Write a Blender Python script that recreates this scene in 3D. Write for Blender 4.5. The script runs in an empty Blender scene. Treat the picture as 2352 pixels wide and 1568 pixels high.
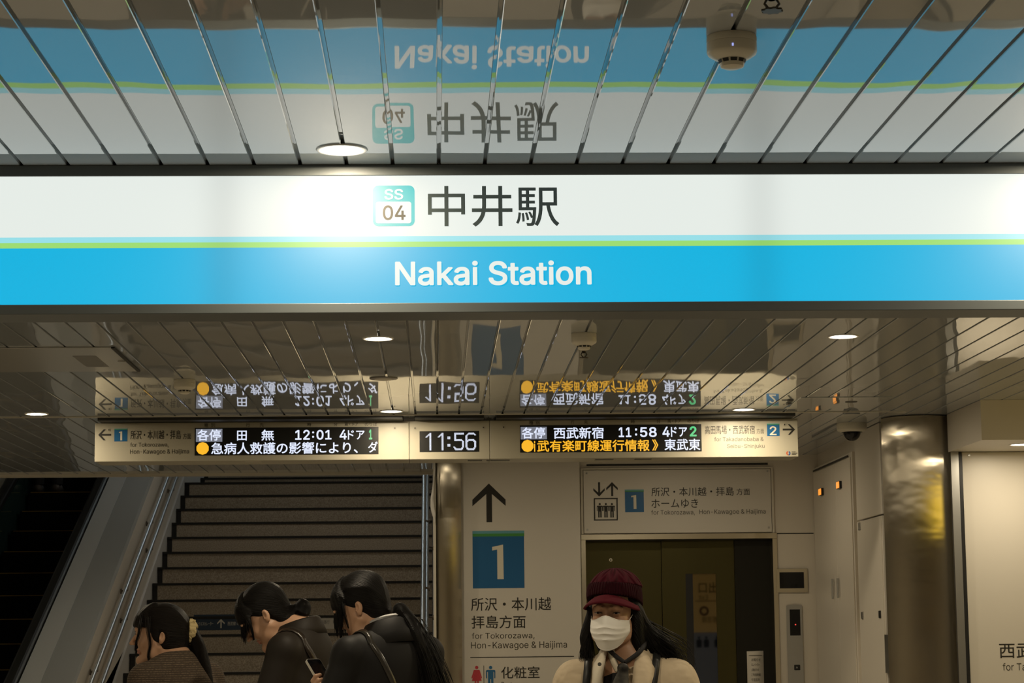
import bpy, math, random
import numpy as np
from mathutils import Vector, Matrix
from mathutils.geometry import interpolate_bezier, tessellate_polygon

# ---------------------------------------------------------------- camera, world, exposure
S = bpy.context.scene
COL = S.collection
CAM_Z, CEIL = 1.45, 2.55
YAW, PITCH, ROLL, FPX = 0.0361694, 0.1352826, 0.0103645, 4986.5     # turned right, tilted up, focal length in pixels
IW, IH = 2352, 1568


def cam_axes():
    cy, sy, cp, sp = math.cos(YAW), math.sin(YAW), math.cos(PITCH), math.sin(PITCH)
    f = np.array([sy * cp, cy * cp, sp]); r = np.array([cy, -sy, 0.0]); u = np.cross(r, f)
    cr, sr = math.cos(ROLL), math.sin(ROLL)
    return r * cr - u * sr, u * cr + r * sr, f


AX_R, AX_U, AX_F = cam_axes()
cd = bpy.data.cameras.new('camera')
cd.sensor_width = 36.0
cd.lens = 36.0 * FPX / IW
cd.clip_start, cd.clip_end = 0.05, 200
cam = bpy.data.objects.new('camera', cd)
COL.objects.link(cam)
m = Matrix.Identity(4)
for i in range(3):
    m[i][0], m[i][1], m[i][2] = AX_R[i], AX_U[i], -AX_F[i]
m[2][3] = CAM_Z
cam.matrix_world = m
S.camera = cam
cd.dof.use_dof = True
cd.dof.focus_distance = 6.2
cd.dof.aperture_fstop = 24

S.view_settings.view_transform = 'Standard'
S.view_settings.look = 'None'
S.view_settings.exposure = 0.0
S.view_settings.gamma = 1.0
S.view_settings.use_curve_mapping = False
S.cycles.use_denoising = True
S.cycles.adaptive_threshold = 0.015
S.cycles.max_bounces = 8
S.cycles.diffuse_bounces = 4
S.cycles.glossy_bounces = 4
S.cycles.sample_clamp_indirect = 4.0
S.cycles.caustics_reflective = False

wd = bpy.data.worlds.new('world')
S.world = wd
wd.use_nodes = True
wd.node_tree.nodes['Background'].inputs['Color'].default_value = (1.0, 0.86, 0.66, 1)
wd.node_tree.nodes['Background'].inputs['Strength'].default_value = 0.012

LAMP_COLOR = (1.0, 0.84, 0.60)
LAMP_WATTS = 8.0
SIGN_GLOW = 0.91


# ---------------------------------------------------------------- from a place in the photograph to a place in the station
def ray(px, py):
    return AX_R * ((px - IW / 2) / FPX) - AX_U * ((py - IH / 2) / FPX) + AX_F


def at_y(px, py, Y):
    d = ray(px, py); p = d * (Y / d[1]); p[2] += CAM_Z
    return p


def at_z(px, py, Z):
    d = ray(px, py); p = d * ((Z - CAM_Z) / d[2]); p[2] += CAM_Z
    return p


def at_x(px, py, X):
    d = ray(px, py); p = d * (X / d[0]); p[2] += CAM_Z
    return p


# ---------------------------------------------------------------- materials
def lin(*c):
    r = []
    for v in c:
        v /= 255.0
        r.append(v / 12.92 if v <= 0.04045 else ((v + 0.055) / 1.055) ** 2.4)
    return tuple(r)


MATS = {}


def mat(name, color=(0.5, 0.5, 0.5), rough=0.5, metal=0.0, ior=1.45, emit=None, glow=0.0, spec=0.5, bump=None, aniso=0.0, speckle=None, trans=0.0):
    if name in MATS:
        return MATS[name]
    mt = bpy.data.materials.new(name)
    mt.use_nodes = True
    nt = mt.node_tree
    b = nt.nodes['Principled BSDF']
    b.inputs['Base Color'].default_value = (*color, 1)
    b.inputs['Roughness'].default_value = rough
    b.inputs['Metallic'].default_value = metal
    b.inputs['IOR'].default_value = ior
    b.inputs['Anisotropic'].default_value = aniso
    b.inputs['Specular IOR Level'].default_value = spec
    b.inputs['Transmission Weight'].default_value = trans
    if emit is not None:
        b.inputs['Emission Color'].default_value = (*emit, 1)
        b.inputs['Emission Strength'].default_value = glow
    if bump or speckle:
        tc = nt.nodes.new('ShaderNodeTexCoord')
        if bump:
            sc, strength, dist = bump
            mp = nt.nodes.new('ShaderNodeMapping')
            mp.inputs['Scale'].default_value = sc if isinstance(sc, tuple) else (sc, sc, sc)
            nz = nt.nodes.new('ShaderNodeTexNoise'); nz.inputs['Scale'].default_value = 1.0; nz.inputs['Detail'].default_value = 2
            bp = nt.nodes.new('ShaderNodeBump'); bp.inputs['Strength'].default_value = strength; bp.inputs['Distance'].default_value = dist
            nt.links.new(tc.outputs['Object'], mp.inputs['Vector']); nt.links.new(mp.outputs['Vector'], nz.inputs['Vector'])
            nt.links.new(nz.outputs['Fac'], bp.inputs['Height']); nt.links.new(bp.outputs['Normal'], b.inputs['Normal'])
        if speckle:
            sc2, c2, c3 = speckle
            nz = nt.nodes.new('ShaderNodeTexNoise'); nz.inputs['Scale'].default_value = sc2; nz.inputs['Detail'].default_value = 4
            cr = nt.nodes.new('ShaderNodeValToRGB')
            cr.color_ramp.elements[0].position = 0.35; cr.color_ramp.elements[0].color = (*c2, 1)
            cr.color_ramp.elements[1].position = 0.68; cr.color_ramp.elements[1].color = (*c3, 1)
            nt.links.new(tc.outputs['Object'], nz.inputs['Vector'])
            nt.links.new(nz.outputs['Fac'], cr.inputs['Fac']); nt.links.new(cr.outputs['Color'], b.inputs['Base Color'])
    MATS[name] = mt
    return mt


def ceiling_material():
    mt = mat('enamelled_slats', (0.42, 0.445, 0.455), 0.025, ior=2.05)
    nt = mt.node_tree; b = nt.nodes['Principled BSDF']
    tc = nt.nodes.new('ShaderNodeTexCoord')
    sx = nt.nodes.new('ShaderNodeSeparateXYZ')
    nt.links.new(tc.outputs['Object'], sx.inputs[0])
    k = nt.nodes.new('ShaderNodeMath'); k.operation = 'MULTIPLY_ADD'; k.inputs[1].default_value = 1 / SLAT; k.inputs[2].default_value = -SLAT0 / SLAT
    fl = nt.nodes.new('ShaderNodeMath'); fl.operation = 'FLOOR'
    wn = nt.nodes.new('ShaderNodeTexWhiteNoise'); wn.noise_dimensions = '1D'
    mu = nt.nodes.new('ShaderNodeMath'); mu.operation = 'MULTIPLY'; mu.inputs[1].default_value = 60
    nt.links.new(sx.outputs['X'], k.inputs[0]); nt.links.new(k.outputs[0], fl.inputs[0])
    nt.links.new(fl.outputs[0], wn.inputs['W']); nt.links.new(wn.outputs['Value'], mu.inputs[0])
    mp = nt.nodes.new('ShaderNodeMapping'); mp.inputs['Scale'].default_value = (4.0, 0.8, 1)
    nz = nt.nodes.new('ShaderNodeTexNoise'); nz.noise_dimensions = '4D'; nz.inputs['Scale'].default_value = 1; nz.inputs['Detail'].default_value = 1
    nt.links.new(tc.outputs['Object'], mp.inputs['Vector']); nt.links.new(mp.outputs[0], nz.inputs['Vector']); nt.links.new(mu.outputs[0], nz.inputs['W'])
    bp = nt.nodes.new('ShaderNodeBump'); bp.inputs['Strength'].default_value = 1.0; bp.inputs['Distance'].default_value = 0.0048
    nt.links.new(nz.outputs['Fac'], bp.inputs['Height']); nt.links.new(bp.outputs['Normal'], b.inputs['Normal'])
    return mt


SLAT, SLAT0 = 0.107917, 0.01305


# ---------------------------------------------------------------- building helpers
def tag(o, label=None, cat=None, group=None, kind=None):
    if label: o['label'] = label
    if cat: o['category'] = cat
    if group: o['group'] = group
    if kind: o['kind'] = kind
    return o


def thing(name, label, cat, loc=(0, 0, 0), rotz=0.0, group=None):
    o = bpy.data.objects.new(name, None)
    COL.objects.link(o)
    o.empty_display_size = 0.05
    o.location = loc; o.rotation_euler = (0, 0, rotz)
    return tag(o, label, cat, group)


class MB:
    """collects shapes in world coordinates and links them as one mesh object"""
    def __init__(self):
        self.v, self.f = [], []

    def add(self, vs, fs):
        n = len(self.v)
        self.v += [tuple(map(float, p)) for p in vs]
        self.f += [tuple(i + n for i in f) for f in fs]
        return self

    def box(self, x0, x1, y0, y1, z0, z1):
        x0, x1 = sorted((x0, x1)); y0, y1 = sorted((y0, y1)); z0, z1 = sorted((z0, z1))
        vs = [(x, y, z) for z in (z0, z1) for y in (y0, y1) for x in (x0, x1)]
        return self.add(vs, [(0, 2, 3, 1), (4, 5, 7, 6), (0, 1, 5, 4), (2, 6, 7, 3), (0, 4, 6, 2), (1, 3, 7, 5)])

    def hull8(self, bottom, top):
        return self.add(list(bottom) + list(top), [(3, 2, 1, 0), (4, 5, 6, 7), (0, 1, 5, 4), (1, 2, 6, 5), (2, 3, 7, 6), (3, 0, 4, 7)])

    def prism(self, poly, y0, y1):
        """polygon of (x, z) extruded in depth, front at y0"""
        n = len(poly)
        vs = [(x, y0, z) for x, z in poly] + [(x, y1, z) for x, z in poly]
        a = sum(poly[i][0] * poly[(i + 1) % n][1] - poly[(i + 1) % n][0] * poly[i][1] for i in range(n))
        fr = tuple(range(n)) if a > 0 else tuple(reversed(range(n)))
        fs = [fr, tuple(n + i for i in reversed(fr))]
        for i in range(n):
            j = (i + 1) % n
            q = (i, n + i, n + j, j)
            fs.append(q if a > 0 else tuple(reversed(q)))
        return self.add(vs, fs)

    def prism_x(self, poly, x0, x1):
        """polygon of (y, z) extruded along x"""
        n = len(poly)
        vs = [(x0, y, z) for y, z in poly] + [(x1, y, z) for y, z in poly]
        fs = [tuple(range(n)), tuple(n + i for i in reversed(range(n)))]
        fs += [(i, n + i, n + (i + 1) % n, (i + 1) % n) for i in range(n)]
        return self.add(vs, fs)

    def tube(self, pts, r, seg=12, caps=True):
        pts = [Vector(p) for p in pts]
        rs = r if isinstance(r, (list, tuple)) else [r] * len(pts)
        vs, fs = [], []
        t = (pts[1] - pts[0]).normalized()
        up = Vector((0, 0, 1)) if abs(t.z) < 0.9 else Vector((0, 1, 0))
        nrm = (up - t * up.dot(t)).normalized()
        for i, p in enumerate(pts):
            a = pts[max(i - 1, 0)]; c = pts[min(i + 1, len(pts) - 1)]
            t = (c - a).normalized()
            nrm = (nrm - t * nrm.dot(t)).normalized()
            bn = t.cross(nrm)
            for s in range(seg):
                an = 2 * math.pi * s / seg
                vs.append(p + (nrm * math.cos(an) + bn * math.sin(an)) * rs[i])
        for i in range(len(pts) - 1):
            for s in range(seg):
                s2 = (s + 1) % seg
                fs.append((i * seg + s, i * seg + s2, (i + 1) * seg + s2, (i + 1) * seg + s))
        if caps:
            fs.append(tuple(reversed(range(seg))))
            fs.append(tuple(range((len(pts) - 1) * seg, len(pts) * seg)))
        return self.add(vs, fs)

    def lathe(self, prof, c, seg=40):
        """profile of (radius, z) turned about a vertical axis through c"""
        vs, fs = [], []
        for r, z in prof:
            for s in range(seg):
                a = 2 * math.pi * s / seg
                vs.append((c[0] + r * math.cos(a), c[1] + r * math.sin(a), c[2] + z))
        for i in range(len(prof) - 1):
            for s in range(seg):
                s2 = (s + 1) % seg
                fs.append((i * seg + s, (i + 1) * seg + s, (i + 1) * seg + s2, i * seg + s2))
        return self.add(vs, fs)

    def build(self, name, material, parent=None, smooth=False, bevel=0.0, angle=40):
        me = bpy.data.meshes.new(name)
        off = Vector(parent_loc(parent))
        me.from_pydata([tuple(Vector(p) - off) for p in self.v], [], self.f)
        me.materials.append(material)
        me.validate()
        o = bpy.data.objects.new(name, me)
        COL.objects.link(o)
        if parent: o.parent = parent
        if smooth:
            me.shade_smooth()
            me.set_sharp_from_angle(angle=math.radians(angle))
        if bevel:
            bv = o.modifiers.new('bevel', 'BEVEL'); bv.width = bevel; bv.segments = 2; bv.limit_method = 'ANGLE'
        return o


def parent_loc(p):
    v = Vector((0, 0, 0))
    while p is not None:
        v = v + p.location
        p = p.parent
    return v


def struct(name, mb, m, smooth=False, bevel=0.0):
    o = mb.build(name, m, None, smooth, bevel)
    o['kind'] = 'structure'
    return o


def copy_tree(o, parent=None):
    c = o.copy(); COL.objects.link(c)
    if parent: c.parent = parent
    for ch in list(o.children):
        copy_tree(ch, c)
    return c


_text = {}
try:        # Blender's own grotesque, shipped with the program
    SANS = bpy.data.fonts.load(bpy.utils.system_resource('DATAFILES', path='fonts') + '/Inter.woff2')
except Exception:
    SANS = None


def untangle(l):
    """splits an outline that crosses itself into simple loops"""
    n = len(l)
    for i in range(n):
        (ax, ay), (bx, by) = l[i], l[(i + 1) % n]
        for j in range(i + 2, n):
            if i == 0 and j == n - 1: continue
            (cx, cy), (dx, dy) = l[j], l[(j + 1) % n]
            den = (bx - ax) * (dy - cy) - (by - ay) * (dx - cx)
            if abs(den) < 1e-12: continue
            t = ((cx - ax) * (dy - cy) - (cy - ay) * (dx - cx)) / den
            u = ((cx - ax) * (by - ay) - (cy - ay) * (bx - ax)) / den
            if 1e-6 < t < 1 - 1e-6 and 1e-6 < u < 1 - 1e-6:
                x = (ax + t * (bx - ax), ay + t * (by - ay))
                return [q for part in ([x] + l[i + 1:j + 1], [x] + l[j + 1:] + l[:i + 1]) if len(part) > 2 for q in untangle(part)]
    return [l]


def text_mesh(s, fat=0.0):
    """filled outlines of a string, scaled to the unit square; fat thickens the strokes (in em)"""
    k = (s, fat)
    if k in _text: return _text[k]
    cu = bpy.data.curves.new('lettering', 'FONT'); cu.body = s
    if SANS and s.isascii(): cu.font = SANS
    o = bpy.data.objects.new('lettering', cu); COL.objects.link(o)
    bpy.context.view_layer.update()
    dg = bpy.context.evaluated_depsgraph_get()
    cv = o.evaluated_get(dg).to_curve(dg)
    loops = []
    for sp in cv.splines:
        bp = sp.bezier_points
        if len(bp) == 0:
            pts = [(q.co[0], q.co[1]) for q in sp.points]
        else:
            pts = []
            for i in range(len(bp)):
                p0, p1 = bp[i], bp[(i + 1) % len(bp)]
                straight = (p0.handle_right - p0.co).length < 1e-6 and (p1.handle_left - p1.co).length < 1e-6
                seg = [p0.co] if straight else interpolate_bezier(p0.co, p0.handle_right, p1.handle_left, p1.co, 6)[:-1]
                pts += [(q[0], q[1]) for q in seg]
        cl = [q for i, q in enumerate(pts) if abs(q[0] - pts[i - 1][0]) + abs(q[1] - pts[i - 1][1]) > 1e-6]
        if len(cl) > 2: loops += untangle(cl) if s.isascii() else [cl]
    o.to_curve_clear() if hasattr(o, 'to_curve_clear') else None
    bpy.data.objects.remove(o); bpy.data.curves.remove(cu)

    def area(l): return .5 * sum(l[i - 1][0] * l[i][1] - l[i][0] * l[i - 1][1] for i in range(len(l)))

    def inside(q, l):
        c = False
        for i in range(len(l)):
            (x1, y1), (x2, y2) = l[i - 1], l[i]
            if (y1 > q[1]) != (y2 > q[1]) and q[0] < (x2 - x1) * (q[1] - y1) / (y2 - y1) + x1: c = not c
        return c

    ar = [area(l) for l in loops]
    sg = 1 if ar[int(np.argmax(np.abs(ar)))] > 0 else -1
    outer = [i for i in range(len(loops)) if ar[i] * sg > 0]
    holes = {i: [] for i in outer}
    for j in range(len(loops)):
        if ar[j] * sg <= 0:
            c = [i for i in outer if inside(loops[j][0], loops[i])]
            if c: holes[min(c, key=lambda i: abs(ar[i]))].append(j)
    v, f = [], []
    for n, i in enumerate(outer):
        group = [loops[i]] + [loops[j] for j in holes[i]]
        flat = [Vector((q[0], q[1], 0)) for l in group for q in l]
        base = len(v)
        v += [(q[0], q[1], (n % 7) * 0.25) for q in flat]
        for t in tessellate_polygon([[Vector((q[0], q[1], 0)) for q in l] for l in group]):
            a3, b3, c3 = flat[t[0]], flat[t[1]], flat[t[2]]
            cr = (b3 - a3).cross(c3 - a3).z
            if abs(cr) > 1e-10: f.append(tuple(base + q for q in (t if cr > 0 else reversed(t))))
    v = np.array(v)
    if fat:
        vv, ff = [], []
        dirs = [(0, 0)] + [(math.cos(q * math.pi / 4 + .39), math.sin(q * math.pi / 4 + .39)) for q in range(8)]
        for n, d in enumerate(dirs):
            w = v.copy(); w[:, :2] += np.array(d) * fat; w[:, 2] += n * 1.75
            ff += [tuple(i + n * len(v) for i in t) for t in f]; vv.append(w)
        v, f = np.concatenate(vv), ff
    v[:, :2] -= v[:, :2].min(0); v[:, :2] /= v[:, :2].max(0); v[:, 2] /= max(v[:, 2].max(), 1e-9)
    _text[k] = (v, f)
    return _text[k]


def rect(x0, y0, x1, y1, Y):
    """world rectangle (X0, Z0, X1, Z1) of a photo rectangle on the upright plane at depth Y"""
    c = at_y((x0 + x1) / 2, (y0 + y1) / 2, Y)
    a = at_y(x0, (y0 + y1) / 2, Y); b = at_y(x1, (y0 + y1) / 2, Y)
    t = at_y((x0 + x1) / 2, y0, Y); d = at_y((x0 + x1) / 2, y1, Y)
    return a[0], d[2], b[0], t[2]


def put_text(mb, s, box, Y, fat=0.0):
    """lettering whose ink fills the photo box, lying on the upright plane at depth Y and facing the camera"""
    X0, Z0, X1, Z1 = rect(*box, Y)
    v, f = text_mesh(s, fat)
    return mb.add([(X0 + p[0] * (X1 - X0), Y - p[2] * 0.0002, Z0 + p[1] * (Z1 - Z0)) for p in v], f)


def put_poly(mb, unit, box, Y, thick=0.0006):
    X0, Z0, X1, Z1 = rect(*box, Y)
    return mb.prism([(X0 + u * (X1 - X0), Z0 + w * (Z1 - Z0)) for u, w in unit], Y, Y + thick)


def put_rect(mb, box, Y, thick=0.0006):
    return put_poly(mb, [(0, 0), (1, 0), (1, 1), (0, 1)], box, Y, thick)


UP_ARROW = [(0.5, 1), (0, .583), (0, .417), (.42, .727), (.42, 0), (.59, 0), (.59, .727), (1, .417), (1, .583)]
DOWN_ARROW = [(u, 1 - w) for u, w in UP_ARROW]
RIGHT_ARROW = [(w, u) for u, w in UP_ARROW]
LEFT_ARROW = [(1 - w, u) for u, w in UP_ARROW]
ONE = [(.44, 0), (1, 0), (.97, 1), (0, .935), (0, .83), (.44, .86)]


def round_rect(X0, Z0, X1, Z1, r, n=6):
    pts = []
    for cx, cz, a0 in ((X1 - r, Z1 - r, 0), (X0 + r, Z1 - r, 90), (X0 + r, Z0 + r, 180), (X1 - r, Z0 + r, 270)):
        for i in range(n + 1):
            a = math.radians(a0 + 90 * i / n)
            pts.append((cx + r * math.cos(a), cz + r * math.sin(a)))
    return pts


def disc_pts(cx, cz, r, n=24, a0=0):
    return [(cx + r * math.cos(a0 + 2 * math.pi * i / n), cz + r * math.sin(a0 + 2 * math.pi * i / n)) for i in range(n)]

# ================================================================ round ceiling downlights: lamps of the place and unseen ones added for fill
M_LAMP = mat('lamp_glass', (1, 1, 1), 0.4, emit=(1.0, 0.93, 0.78), glow=14.0)
M_DARK = mat('dark_gap', (0.02, 0.02, 0.018), 0.6)
M_RING = mat('lamp_ring', (0.75, 0.73, 0.70), 0.3)


def downlight(x, y, z, label, group=None, watts=LAMP_WATTS, src=None):
    if src is None:
        t = thing('downlight', label, 'ceiling light', (x, y, z), group=group)
        MB().lathe([(0.0455, -0.0006), (0.049, -0.003), (0.0575, -0.003), (0.059, -0.0003)], (x, y, z)).build('trim_ring', M_RING, t, True)
        MB().lathe([(0.0, -0.0008), (0.0452, -0.0008)], (x, y, z)).build('diffuser', M_LAMP, t, True)
        MB().lathe([(0.0, -0.0004), (0.046, -0.0004)], (x, y, z)).build('light_stop', M_DARK, t, True)  # dark disc added behind the diffuser to keep its light out of the joint
        ld = bpy.data.lights.new('downlight_lamp', 'AREA'); ld.shape = 'DISK'; ld.size = 0.085
        ld.energy = watts; ld.spread = math.radians(180); ld.color = LAMP_COLOR
        lo = bpy.data.objects.new('downlight_lamp', ld); COL.objects.link(lo); lo.parent = t; lo.location = (0, 0, -0.0013)
        return t
    t = copy_tree(src); t.location = (x, y, z); tag(t, label, 'ceiling light', group)
    return t


LX = (-1.94, -0.21, 1.525)
DL = downlight(-0.207, 4.833, CEIL, 'round white downlight glowing above the SS 04 badge of the station name sign')
downlight(1.525, 4.833, CEIL, 'round downlight above the right end of the station name sign', src=DL)
downlight(-1.94, 4.833, CEIL, 'round downlight above the left end of the station name sign', src=DL)
downlight(-0.207, 7.972, CEIL, 'round downlight between the two signs, above the left departure board', src=DL)
downlight(1.527, 7.982, CEIL, 'round downlight alone on the ceiling right of the rear smoke detector', src=DL)
downlight(-1.935, 10.588, CEIL, 'round downlight at the far left beside the left departure board', src=DL)
downlight(-0.211, 10.575, CEIL, 'round downlight just above and left of the hanging clock', src=DL)
downlight(1.523, 10.604, CEIL, 'round downlight just above the right departure board', src=DL)
downlight(2.864, 10.489, 2.358, 'round downlight under the boxed bulkhead at the right edge', watts=5.5)
DL2 = downlight(-0.21, 12.25, CEIL, 'added fill downlight hidden behind the clock, in front of the middle steel pillar', watts=4.3)  # this and the next: unseen lamps added to brighten the elevator wall
downlight(1.525, 12.25, CEIL, 'added fill downlight hidden behind the right departure board, before the elevator', src=DL2)
for x, y, s in ((3.26, 4.833, 'out to the right of the name sign'), (3.26, 7.97, 'in front of the bulkhead at the right'), (-3.67, 4.833, 'out to the left of the name sign'), (-3.67, 7.97, 'at the left wall side of the access plate'),
                (-3.67, 11.9, 'above the foot of the escalator'), (-1.35, 12.25, 'hidden behind the left departure board, before the stairs'), (-1.94, 1.7, 'overhead at the left, before the name sign'), (-0.21, 1.7, 'overhead, straight before the SS 04 badge'), (1.525, 1.7, 'overhead at the right, before the name sign'),
                (4.6, 9.3, 'under the ceiling far right, past the bulkhead'), (-0.21, 6.4, 'hidden behind the middle of the name sign'), (1.525, 6.4, 'hidden behind the right end of the name sign'), (-1.94, 6.4, 'hidden behind the left end of the name sign')):
    downlight(x, y, CEIL, 'added fill downlight ' + s, src=DL)  # unseen downlights added to brighten the concourse, the stairs and the people

# ================================================================ the setting
M_CEIL = ceiling_material()
M_WALL = mat('wall_panel', (0.66, 0.61, 0.52), 0.38, bump=(3.0, 0.2, 0.002))
M_WALL2 = mat('bulkhead_paint', (0.66, 0.61, 0.52), 0.45)
M_FLOOR = mat('floor_tile', (0.36, 0.33, 0.28), 0.35, speckle=(90, (0.42, 0.39, 0.34), (0.56, 0.52, 0.45)))
def column_steel(name, zscale, dist):
    """steel brushed up and down: reflections spread sideways and stay sharp in height, with slight dents"""
    mt = mat(name, (0.56, 0.51, 0.40), 0.2, 1.0)
    nt = mt.node_tree; nt.nodes.remove(nt.nodes['Principled BSDF'])
    gl = nt.nodes.new('ShaderNodeBsdfAnisotropic')
    gl.inputs['Color'].default_value = (0.56, 0.51, 0.41, 1); gl.inputs['Roughness'].default_value = 0.26; gl.inputs['Anisotropy'].default_value = -0.80
    tg = nt.nodes.new('ShaderNodeTangent'); tg.direction_type = 'RADIAL'; tg.axis = 'Z'
    tc = nt.nodes.new('ShaderNodeTexCoord'); mp = nt.nodes.new('ShaderNodeMapping'); mp.inputs['Scale'].default_value = (5, 5, zscale)
    nz = nt.nodes.new('ShaderNodeTexNoise'); nz.inputs['Scale'].default_value = 1; nz.inputs['Detail'].default_value = 2
    bp = nt.nodes.new('ShaderNodeBump'); bp.inputs['Strength'].default_value = 1; bp.inputs['Distance'].default_value = dist
    nt.links.new(tc.outputs['Object'], mp.inputs['Vector']); nt.links.new(mp.outputs[0], nz.inputs['Vector'])
    nt.links.new(nz.outputs['Fac'], bp.inputs['Height']); nt.links.new(bp.outputs[0], gl.inputs['Normal'])
    nt.links.new(tg.outputs[0], gl.inputs['Tangent']); nt.links.new(gl.outputs[0], nt.nodes['Material Output'].inputs['Surface'])
    return mt


M_STEEL = column_steel('brushed_steel', 6, 0.0007)
M_STEELW = column_steel('wavy_steel', 9, 0.0016)
M_CHROME = mat('chrome', (0.75, 0.77, 0.78), 0.12, 1.0)
M_RAIL = mat('satin_rail', (0.52, 0.55, 0.56), 0.30, 0.9)
M_ALU = mat('grey_aluminium', (0.50, 0.50, 0.48), 0.32, 1.0)
M_TRIM = mat('pale_trim', (0.60, 0.56, 0.47), 0.35)
M_BLACK = mat('black_plastic', (0.012, 0.012, 0.012), 0.4)
M_BLACKGLASS = mat('black_glass', (0.004, 0.004, 0.005), 0.08)

# slatted ceiling: one long profile of panels and recessed joints
END_Y = 14.5
prof = []
k0, k1 = math.floor((-5.2 - SLAT0) / SLAT), math.ceil((6.4 - SLAT0) / SLAT)
for k in range(k0, k1 + 1):
    g = SLAT0 + k * SLAT
    prof += [(g - 0.0056, CEIL), (g - 0.0041, CEIL + 0.0015), (g - 0.0037, CEIL + 0.012), (g + 0.0037, CEIL + 0.012), (g + 0.0041, CEIL + 0.0015), (g + 0.0056, CEIL)]
mb = MB(); n = len(prof)
ys = [0.2, END_Y]
mb.add([(x, y, z) for y in ys for x, z in prof], [(j * n + i, (j + 1) * n + i, (j + 1) * n + i + 1, j * n + i + 1) for j in range(len(ys) - 1) for i in range(n - 1)])
struct('ceiling', mb, M_CEIL)
struct('ceiling_slab', MB().box(-5.2, 6.4, -4.0, END_Y, CEIL + 0.02, CEIL + 0.1), M_DARK)
struct('trim_1', MB().box(-3.4, 2.36, 10.735, 10.752, CEIL - 0.004, CEIL - 0.0005), M_TRIM)
struct('trim_2', MB().box(-5.2, 0.0, END_Y - 0.01, END_Y + 0.03, CEIL - 0.018, CEIL + 0.1), M_TRIM)

struct('floor', MB().box(-5.2, 6.4, -4.0, 34.0, -0.1, 0.0), M_FLOOR)
struct('wall_rear', MB().box(-5.2, 6.4, -4.1, -4.0, 0, CEIL + 0.1), M_WALL)
struct('wall_left', MB().box(-5.3, -5.2, -4.0, 34, 0, 9.0), M_WALL)
struct('wall_right', MB().box(6.4, 6.5, -4.0, 14, 0, CEIL + 0.1), M_WALL)

# elevator wall, with its doorway left open
EY = 13.345
DX0, DX1, DZ = 0.922, 2.073, 2.036
mb = MB()
mb.box(0.0, DX0 - 0.03, EY, EY + 0.2, 0, CEIL).box(DX1 + 0.03, 2.37, EY, EY + 0.2, 0, CEIL).box(DX0 - 0.03, DX1 + 0.03, EY, EY + 0.2, DZ + 0.035, CEIL)
struct('wall_back', mb, M_WALL)
struct('trim_3', MB().box(DX1 + 0.03, 2.33, EY - 0.002, EY + 0.001, 2.062, 2.068), M_DARK)
struct('wall_shaft', MB().box(0.0, 0.05, EY + 0.2, 30, 0, 8).box(0.0, 2.5, EY + 0.9, EY + 1.0, 0, CEIL), M_WALL)
struct('wall_side', MB().box(2.37, 2.47, 11.3, EY + 0.2, 0, CEIL), M_WALL)
struct('wall_far_right', MB().box(2.652, 6.4, 10.92, 11.02, 0, CEIL), M_WALL)
# boxed bulkhead
BZ = 2.358
mb = MB().box(2.607, 6.4, 10.235, 10.92, BZ, CEIL - 0.0005)
struct('wall_bulkhead', mb, M_WALL2)
# stair tunnel: upper landing wall and sloping soffit
SL = 0.1578 / 0.36
mb = MB()
mb.hull8([(-5.2, END_Y + 0.03, CEIL + 0.1), (0.05, END_Y + 0.03, CEIL + 0.1), (0.05, 30, CEIL + 0.1 + 15.5 * SL), (-5.2, 30, CEIL + 0.1 + 15.5 * SL)],
         [(-5.2, END_Y + 0.03, CEIL + 0.3), (0.05, END_Y + 0.03, CEIL + 0.3), (0.05, 30, CEIL + 0.3 + 15.5 * SL), (-5.2, 30, CEIL + 0.3 + 15.5 * SL)])
struct('ceiling_stair', mb, M_WALL)

# ---------------------------------------------------------------- round steel columns
struct('column_right', MB().lathe([(0.184, 0.0), (0.184, CEIL - 0.004)], (2.490, 11.09, 0), 64), M_STEELW, True)
struct('column_middle', MB().lathe([(0.078, 0.0), (0.078, CEIL - 0.004)], (0.081, 13.27, 0), 48), M_STEEL, True)
struct('trim_4', MB().box(-0.012, 0.004, 13.22, 13.30, 0, CEIL - 0.002), M_TRIM)

# ================================================================ staircase
M_GRANITE = mat('granite', rough=0.55, speckle=(130, (0.24, 0.20, 0.155), (0.50, 0.44, 0.35)))
M_NOSE = mat('black_nosing', (0.012, 0.012, 0.011), 0.7)
M_STRINGER = mat('stringer_grey', (0.58, 0.57, 0.55), 0.40, 0.0)
SX0, SX1 = -2.60, -0.03
RISE, TREAD, SY0, SZ0 = 0.1578, 0.36, 18.39, 1.186
st = thing('staircase', 'wide granite staircase with black nosings climbing behind the women', 'staircase', (-1.3, SY0 - 7 * TREAD, 0))


def step(i, y, z, run, zlow):
    s = MB().box(SX0, SX1, y, y + run + 0.02, zlow, z - 0.002).build('step', M_GRANITE, st)
    MB().box(SX0 - 0.001, SX1 + 0.001, y - 0.012, y + 0.05, z - 0.022, z).build('nosing', M_NOSE, s)
    MB().box(SX0 + 0.0, SX0 + 0.045, y - 0.002, y + 0.01, z - RISE, z - 0.022).build('edge_strip', M_NOSE, s)
    return s


steps = {}
for i in range(-7, 13):
    z = SZ0 + i * RISE
    steps[i] = step(i, SY0 + i * TREAD, z, TREAD if i < 12 else 1.6, max(0.0, z - RISE - 0.03))
for j in range(1, 5):
    z = SZ0 + (12 + j) * RISE
    step(12 + j, SY0 + 12 * TREAD + 1.5 + (j - 1) * TREAD, z, TREAD, z - RISE - 0.03)
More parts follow.
